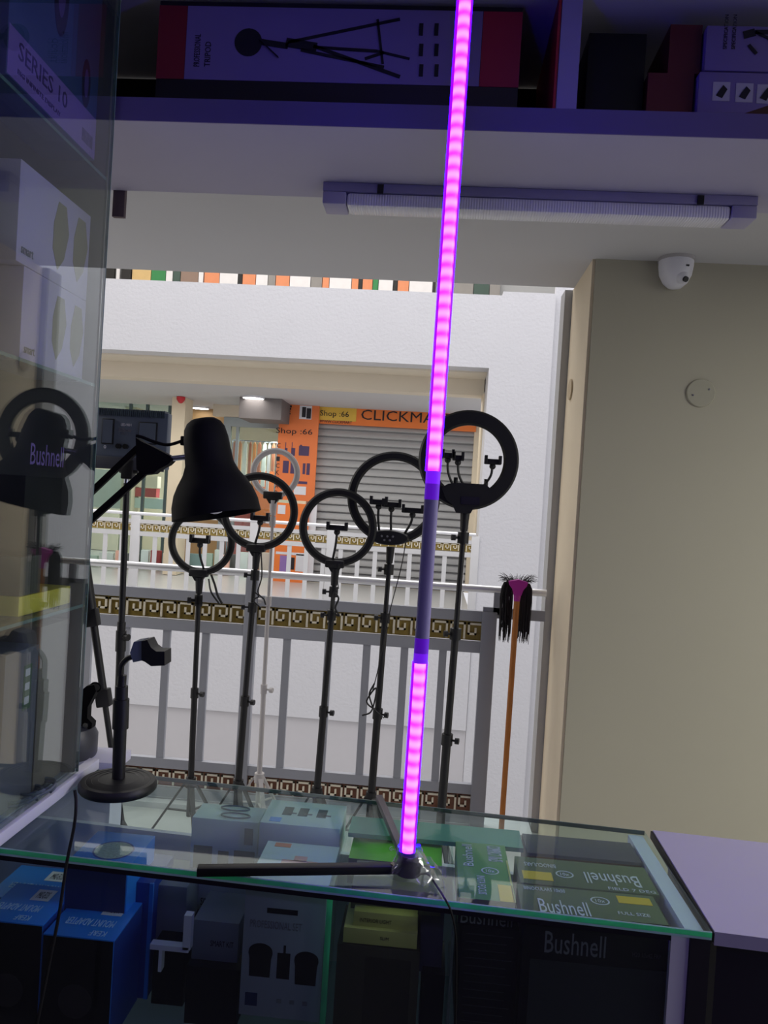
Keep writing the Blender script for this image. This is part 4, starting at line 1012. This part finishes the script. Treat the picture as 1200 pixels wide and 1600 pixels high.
# power cord over the front edge
yf_ = yf(.05)
MB().path([V((bx+.01, by-.01, ZT+.006)), PZ(668, 1366, ZT+.004), PZ(682, 1384, ZT+.004), V((P(696, 1408, yf_-.006).x, yf_-.004, ZT+.003)), P(705, 1425, yf_-.008), P(712, 1460, yf_-.006), P(713, 1520, yf_-.006), P(711, 1640, yf_-.006)], .0016, 8).build('power_cord', black, t)
# loose cable at left
o = MB().path([P(117, 1235, 1.15), P(119, 1255, 1.14), P(116, 1290, 1.135), P(104, 1350, 1.13), P(92, 1430, 1.12), P(72, 1530, 1.11), P(55, 1620, 1.10), P(50, 1700, 1.10)], .0026, 8).build('hanging_cable', black)
tag(o, 'thin black cable hanging down the left front of the glass counter', 'cable')

# ================================================================== LEFT GLASS CABINET
XG = P(147, 750, 1.475).x
cb = thing('glass_cabinet', (XG-.2, 1.25, ZT), 'tall glass wall cabinet of boxed goods at the left of the photo', 'glass cabinet')
YB = 1.475
MB().box((XG-.005, .55, ZT+.026), (XG, YB, 2.42)).build('side_pane', cabglass, cb)
MB().box((XG-.0052, YB, ZT+.026), (XG+.0004, YB+.0016, 2.42)).build('ground_edge', mat('pane_edge', (120, 150, 142), .2), cb)
MB().box((XG-.43, YB-.008, ZT+.026), (XG-.006, YB, 2.42)).build('back_board', mat('cabinet_board', (104, 100, 90), .7), cb)
MB().box((XG-.44, .55, ZT+.026), (XG-.431, YB, 2.42)).build('rear_board', mat('cabinet_board', (52, 52, 54), .7), cb)
MB().box((XG-.44, .6, ZT+.006), (XG-.02, YB, ZT+.0245)).build('bottom_board', mat('cabinet_floor', (150, 158, 170), .5), cb)
MB().box((XG-.43, .55, ZT+.0008), (XG+.006, YB+.15, ZT+.025), .001).build('base_rail', white_lam, cb) if False else MB().box((XG-.018, .9, ZT+.0008), (XG+.004, 1.565, ZT+.022), .001).build('base_rail', white_lam, cb)
for (px_, py_) in ((155, 603), (128, 943), (165, 280)):
    zz_ = PX(px_, py_, XG-.01).z
    sh_ = MB().box((XG-.43, .6, zz_-.006), (XG-.007, YB-.006, zz_)).build('glass_shelf', topglass, cb)
    MB().box((XG-.0068, .6, zz_-.006), (XG-.0055, YB-.006, zz_)).build('shelf_edge', mat('shelf_edge', (96, 128, 122), .25), sh_)
# boxes inside: faces parallel to the pane
def cabbox(name, corners, thick, m, label, body=True, cat='box'):
    """corners: (px_near, px_far, ytop_far, ybot_far) on the plane X"""
    pass
XB = XG-.03
def yz(px_, py_): p = PX(px_, py_, XB); return p
def cab_item(name, yn, yfar, z0, z1_, m, label, thick=.1):
    o = thing(name, (XB-thick/2, (yn+yfar)/2, z0), label, 'box', 'boxes in the glass cabinet')
    MB().box((XB-thick, yn, z0), (XB, yfar, z1_), .001).build('carton', m, o)
    return o
def side_rect(o, y0, y1, z0, z1_, m, name='printed_panel', t=.0007): return MB().box((XB+.0001, y0, z0), (XB+t, y1, z1_)).build(name, m, o)
def side_text(o, s_, y0, y1, z0, z1_, m, flip=False):
    # read from +X side: text runs along +Y? viewer at +X looking to -X, right is +Y
    return text(s_, (XB+.0008, y0, z0), (0, y1-y0, 0), (0, 0, z1_-z0), m, o, depth=.0006)
pf = yz(165, 270); pn_ = yz(8, 130); zB = pf.z
z_str = yz(165, 205).z
yfar = min(pf.y, YB-.012)
teal = mat('teal_box', (52, 78, 128), .5, vary=.2, scale=6)
o = cab_item('watch_box', pn_.y, yfar, zB, zB+.42, teal, 'blue watch box with lilac band, top of the glass cabinet')
side_rect(o, pn_.y+.002, yfar-.001, zB+.002, z_str, mat('lilac_band', (150, 120, 200), .5), 'lilac_band')
Lb = yfar-pn_.y; hb_ = z_str-zB
side_text(o, 'SERIES 10', pn_.y+.1*Lb, pn_.y+.62*Lb, zB+hb_*.5, zB+hb_*.86, mat('violet_ink', (66, 46, 110), .5))
side_text(o, 'BIG INFINITE DISPLAY', pn_.y+.1*Lb, pn_.y+.55*Lb, zB+hb_*.2, zB+hb_*.3, MATS['violet_ink'])
for q_ in range(9): side_rect(o, pn_.y+(.82+q_*.016)*Lb, pn_.y+(.828+q_*.016)*Lb, zB+hb_*.2, zB+hb_*.5, MATS['violet_ink'], 'barcode_line', .0012)
wp = MB()
for (u, h0, w_, hh_) in ((.5, .10, .14, .16), (.84, .03, .09, .09)):
    yc = pn_.y+u*Lb; zc = z_str+h0+hh_/2-.03
    wp = MB().prism([(XB+.0001, yc+w_*Lb/2*math.cos(a)*1.2, zc+hh_/2*math.sin(a)) for a in [2*PI*i_/20 for i_ in range(20)]], (.0006, 0, 0)).build('printed_watch', mat('watch_print', (24, 18, 46), .5), o)
    MB().prism([(XB+.0008, yc+w_*Lb/4*math.cos(a)*1.2, zc+hh_/3.4*math.sin(a)) for a in [2*PI*i_/20 for i_ in range(20)]], (.0004, 0, 0)).build('printed_dial', mat('dial_print', (92, 66, 140), .5), wp)
# white boxes with gold shapes
zsh = PX(155, 603, XG-.01).z
wcard = mat('pale_card', (204, 190, 218), .5, vary=.02)
tan = mat('gold_foil_print', (150, 140, 108), .5)
pn_ = yz(28, 560); zmid = yz(150, 480).z; ztop_ = yz(150, 345).z
def gold_box(yn, z0, z1_, label):
    o = cab_item('patterned_box', yn, yfar, z0, z1_, wcard, label)
    Lb = yfar-yn
    for u in (.56, .86):
        wv = .11; yc = yn+u*Lb; h_ = z1_-z0
        pts = [(yc-wv*Lb, z0+h_*.62), (yc-wv*Lb*.5, z0+h_*.88), (yc+wv*Lb*.5, z0+h_*.88), (yc+wv*Lb, z0+h_*.6), (yc+wv*Lb*.5, z0+h_*.3), (yc-wv*Lb*.3, z0+h_*.15), (yc-wv*Lb, z0+h_*.35)]
        MB().prism([(XB+.0001, a, b2) for a, b2 in pts], (.0006, 0, 0)).build('gold_shape', tan, o)
    side_text(o, 'smart', yn+.05*Lb, yn+.2*Lb, z0+h_*.1, z0+h_*.18, gink)
    return o
gold_box(yz(30, 560).y, zsh+.001, zmid, 'lower pale box with tan leaf shapes on the middle cabinet shelf')
gold_box(yz(25, 400).y, zmid+.001, ztop_, 'upper pale box with tan leaf shapes stacked on its twin')
# dark optics box behind reflection
zlow = PX(128, 943, XG-.01).z
yn = yz(40, 750).y
o = cab_item('dark_optics_box', yn, yz(98, 750).y, zlow+.105, zlow+.245, bcard, 'black optics box with violet lettering on the lower cabinet shelf')
hh_ = yz(70, 680).z
side_text(o, 'Bushnell', yz(45, 740).y, yz(97, 740).y, yz(70, 728).z, yz(70, 695).z, mat('violet_letters', (150, 120, 190), .5))
o = cab_item('khaki_carton', yn, yz(62, 930).y, zlow+.036, zlow+.104, mat('khaki_dark', (86, 84, 74), .6), 'dull khaki carton under the black optics box in the cabinet')
o = cab_item('yellow_topped_box', yn, yfar, zlow+.001, zlow+.035, mat('yellow_card', (240, 220, 80), .5), 'low yellow box at the back of the lower cabinet shelf')
zfl = ZT+.0255
o = cab_item('tall_carton', yz(58, 1100).y, yfar, zfl, zlow-.03, mat('taupe_card', (132, 122, 112), .6), 'tall taupe carton standing at the bottom of the cabinet')
o = cab_item('grey_carton', yz(5, 1100).y, yz(56, 1100).y, zfl, zlow-.06, mat('greyblue_card', (108, 108, 122), .6), 'grey blue carton with a small green label, bottom of the cabinet')
side_rect(o, yz(40, 1000).y, yz(52, 1000).y, zlow-.17, zlow-.09, mat('green_label', (80, 110, 84), .5), 'green_label')
for i_ in range(3): side_rect(o, yz(42, 1000).y, yz(49, 1000).y, zlow-.16+i_*.025, zlow-.147+i_*.025, wink, 'label_mark', .0012)
# bracelets on the side counter / rolled cords
for (px_, py_, lb) in ((66, 1236, 'rear coiled dark cord lying at the cabinet foot'), (44, 1248, 'front coiled dark cord lying at the cabinet foot')):
    c = PZ(px_, py_, ZT+.029); k = .030
    MB2 = MB(); MB2.path([V((c.x+.026*math.cos(a)-.01, c.y+.045*math.sin(a), ZT+.0285+.0004*j_)) for j_, a in enumerate([x_*.45 for x_ in range(28)])], .0028, 6, 2)
    tag(MB2.build('coiled_cord', dgrey), lb, 'cord', 'coiled cords in the glass cabinet')

# ================================================================== LOFT SHELF ABOVE
YN, YBk = 1.495, 1.85
ZL = P(600, 312, YBk).z
lf = thing('loft_shelf', (0, (YN+YBk)/2, ZL), 'white overhead shelf unit holding tripod boxes, with violet lit divider', 'shelf')
thk = .045
XLL = -1.4
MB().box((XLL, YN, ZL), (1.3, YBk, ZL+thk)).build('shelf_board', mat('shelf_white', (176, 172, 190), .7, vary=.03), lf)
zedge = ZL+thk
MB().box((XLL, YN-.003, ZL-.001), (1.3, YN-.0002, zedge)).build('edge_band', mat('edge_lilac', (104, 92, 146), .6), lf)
MB().box((XLL, YBk-.012, zedge), (1.3, YBk, ZC-.005)).build('back_board', dark_wall, lf)
a_ = P(868, 100, YN+.0).x; b2 = P(905, 100, YN).x
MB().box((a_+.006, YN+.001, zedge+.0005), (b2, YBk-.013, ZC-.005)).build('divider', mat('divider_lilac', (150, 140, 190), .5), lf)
MB().box((a_, YN+.002, zedge+.0005), (a_+.005, YBk-.013, ZC-.005)).build('red_strip', mat('red_strip', (170, 30, 50), .5), lf)
# tripod box
LB = 'boxes on the overhead shelf'
A_ = P(245, 100, YN+.04); B_ = P(812, 100, YN+.04); z0 = zedge+.001
zt1 = P(530, 30, YN+.04).z; zb1 = P(530, 130, YN+.04).z
t = thing('tripod_box', ((A_.x+B_.x)/2, YN+.1, z0), 'long tripod box with red ends and printed tripod, on the overhead shelf', 'box', LB)
MB().box((A_.x, YN+.04, z0), (B_.x, YN+.2, zt1+.03), .001).build('carton', mat('shelf_black_card', (28, 24, 34), .5), t)
xw0, xw1 = P(291, 70, YN+.04).x, P(752, 70, YN+.04).x
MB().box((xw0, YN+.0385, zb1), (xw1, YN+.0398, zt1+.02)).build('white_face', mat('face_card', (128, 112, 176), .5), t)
MB().box((A_.x, YN+.0385, zb1), (xw0-.001, YN+.0398, zt1+.02)).build('red_end', mat('box_red', (130, 18, 44), .5), t)
MB().box((xw1+.001, YN+.0385, zb1), (B_.x, YN+.0398, zt1+.02)).build('red_end', mat('box_red2', (160, 22, 62), .5), t)
pr = MB(); yq = YN+.0375
def q3(x, y): return P(x, y, yq)
pr.lathe([(0, 0), (.028, 0), (.028, .0006), (0, .0006)], q3(388, 66), (0, 1, 0), 24)
pr.bar(q3(405, 62), q3(435, 90), .010, .0008, side=(0, 1, 0)); 
for (p_, q_, w_) in [((405, 65), (450, 72), .012), ((447, 66), (495, 74), .018), ((450, 66), (625, 30), .006), ((490, 72), (625, 120), .007), ((470, 78), (600, 105), .006), ((495, 74), (590, 80), .006), ((590, 30), (598, 100), .005), ((590, 80), (640, 92), .005), ((570, 92), (600, 82), .006)]:
    pr.bar(q3(*p_), q3(*q_), .0008, w_, side=(0, 1, 0))
pr.build('printed_tripod', mat('tripod_print', (14, 8, 30), .6), t)
for cx2 in (658, 682):
    for cy2 in (46, 78, 110):
        MB().obox(q3(cx2, cy2), (.004, 0, 0), (0, .0004, 0), (0, 0, .012)).build('printed_icon', MATS['tripod_print'], t)
a0 = q3(312, 88); text('PROFESSIONAL', (a0.x, yq+.0008, a0.z-.02), (0, 0, .065), (-.012, 0, 0), MATS['tripod_print'], t); text('TRIPOD', (a0.x+.022, yq+.0008, a0.z-.02), (0, 0, .05), (-.012, 0, 0), MATS['tripod_print'], t)
# right boxes
A_ = P(1015, 100, YN+.03).x; 
o = thing('dark_red_box', (A_+.05, YN+.1, z0), 'dark red box on the overhead shelf, right of the divider', 'box', LB)
zm = P(1050, 112, YN+.03).z
MB().box((P(1012, 150, YN+.03).x, YN+.035, z0), (P(1084, 150, YN+.03).x, YN+.2, zm)).box((P(1048, 60, YN+.03).x, YN+.035, zm), (P(1098, 60, YN+.03).x, YN+.2, ZC-.04)).build('carton', mat('dkred_card', (90, 16, 34), .5), o)
for (x0_, y0_, y1_, nm, lab) in ((1102, -60, 111, 'pale_tripod_box', 'upper pale box with small tripod print, top right corner'), (1086, 113, 206, 'pale_accessory_box', 'lower pale box with four small pictures, top right corner')):
    xx0 = P(x0_, (y0_+y1_)/2, YN+.02).x
    zz1 = min(P(1140, max(y0_, -30), YN+.02).z, ZC-.05); xx0 += .005; zz0 = P(1140, y1_, YN+.02).z if y1_ < 200 else z0
    o = thing(nm, (xx0+.1, YN+.1, zz0), lab, 'box', LB)
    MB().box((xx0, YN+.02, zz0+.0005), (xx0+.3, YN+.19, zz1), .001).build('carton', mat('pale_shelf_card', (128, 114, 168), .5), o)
    if y0_ > 0:
        for i_, cx2 in enumerate((1127, 1163, 1196)):
            c2 = P(cx2, 143+i_*2, YN+.0195)
            fr_ = MB().obox(c2, (.016, 0, 0), (0, .0004, 0), (0, 0, .018)).build('picture_frame', mat('pic_pale', (180, 176, 196), .5), o)
            MB().prism([c2+V((-.01, -.0012, -.008)), c2+V((.002, -.0012, -.013)), c2+V((.011, -.0012, .004)), c2+V((.003, -.0012, .012)), c2+V((-.004, -.0012, .002))], (0, .0006, 0)).build('printed_part', MATS['tripod_print'], fr_)
        MB().prism([V((q_.x, q_.y, max(q_.z, z0+.001+.0004*n_))) for n_, q_ in enumerate((P(1140, 200, YN+.0192), P(1215, 160, YN+.0192), P(1215, 190, YN+.0192), P(1180, 197, YN+.0192)))], (0, .0005, 0)).build('brown_band', mat('brown_band', (70, 34, 30), .5), o)
    else:
        for cx2 in (1137, 1150): 
            c2 = P(cx2, 52, YN+.0195); text('SPECIFICATION', (c2.x, YN+.0196, c2.z-.03), (0, 0, .065), (-.007, 0, 0), MATS['tripod_print'], o)
        g = MB()
        for (p_, q_, w_) in [((1162, 55), (1180, 50), .014), ((1180, 50), (1215, 50), .008), ((1180, 50), (1215, 66), .005), ((1170, 70), (1182, 84), .006)]: g.bar(P(p_[0], p_[1], YN+.019), P(q_[0], q_[1], YN+.019), .0008, w_, side=(0, 1, 0))
        g.build('printed_tripod', MATS['tripod_print'], o)
# black block put in to stand for the compartment's dark inside
o = thing('dark_compartment_block', (P(960, 100, YN+.05).x, YN+.12, z0), 'large black block standing in for the dark overhead compartment between divider and red box', 'box', LB)
MB().box((P(918, 100, YN+.05).x, YN+.05, z0), (P(1008, 100, YN+.05).x, YN+.2, ZC-.05), .001).build('carton', bcard, o)
# tube light fixture under the shelf
a_ = P(510, 290, YBk-.05); b2 = P(1172, 320, YBk-.05)
Xa, Xb = a_.x, b2.x; zz_ = ZL
yc0, yc1 = YBk-.095, YBk-.025
t = thing('batten_light', ((Xa+Xb)/2, yc1, zz_-.05), 'unlit white batten light fixed under the overhead shelf', 'batten light')
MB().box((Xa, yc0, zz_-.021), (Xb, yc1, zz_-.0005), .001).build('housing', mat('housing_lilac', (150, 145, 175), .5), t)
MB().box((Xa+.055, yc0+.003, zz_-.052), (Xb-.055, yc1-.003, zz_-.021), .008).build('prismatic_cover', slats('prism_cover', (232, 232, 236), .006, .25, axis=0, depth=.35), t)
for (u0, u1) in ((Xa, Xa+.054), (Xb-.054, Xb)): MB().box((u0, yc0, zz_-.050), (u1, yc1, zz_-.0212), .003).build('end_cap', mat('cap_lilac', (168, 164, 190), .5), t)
for xx in (P(596, 272, yc0).x, P(1095, 302, yc0).x): MB().box((xx-.007, yc0-.004, zz_-.024), (xx+.007, yc0, zz_-.004)).build('clip', black, t)
# screws/stains on underside
# small hanging tag at left
c = P(185, 316, YBk)
tag(MB().box((c.x-.015, YBk+.0005, c.z-.035), (c.x+.015, YBk+.014, ZL+.03), .001).build('hanging_picture_card', mat('brown_card2', (92, 78, 80), .6)), 'small brown card hanging behind the shelf corner at left', 'card')
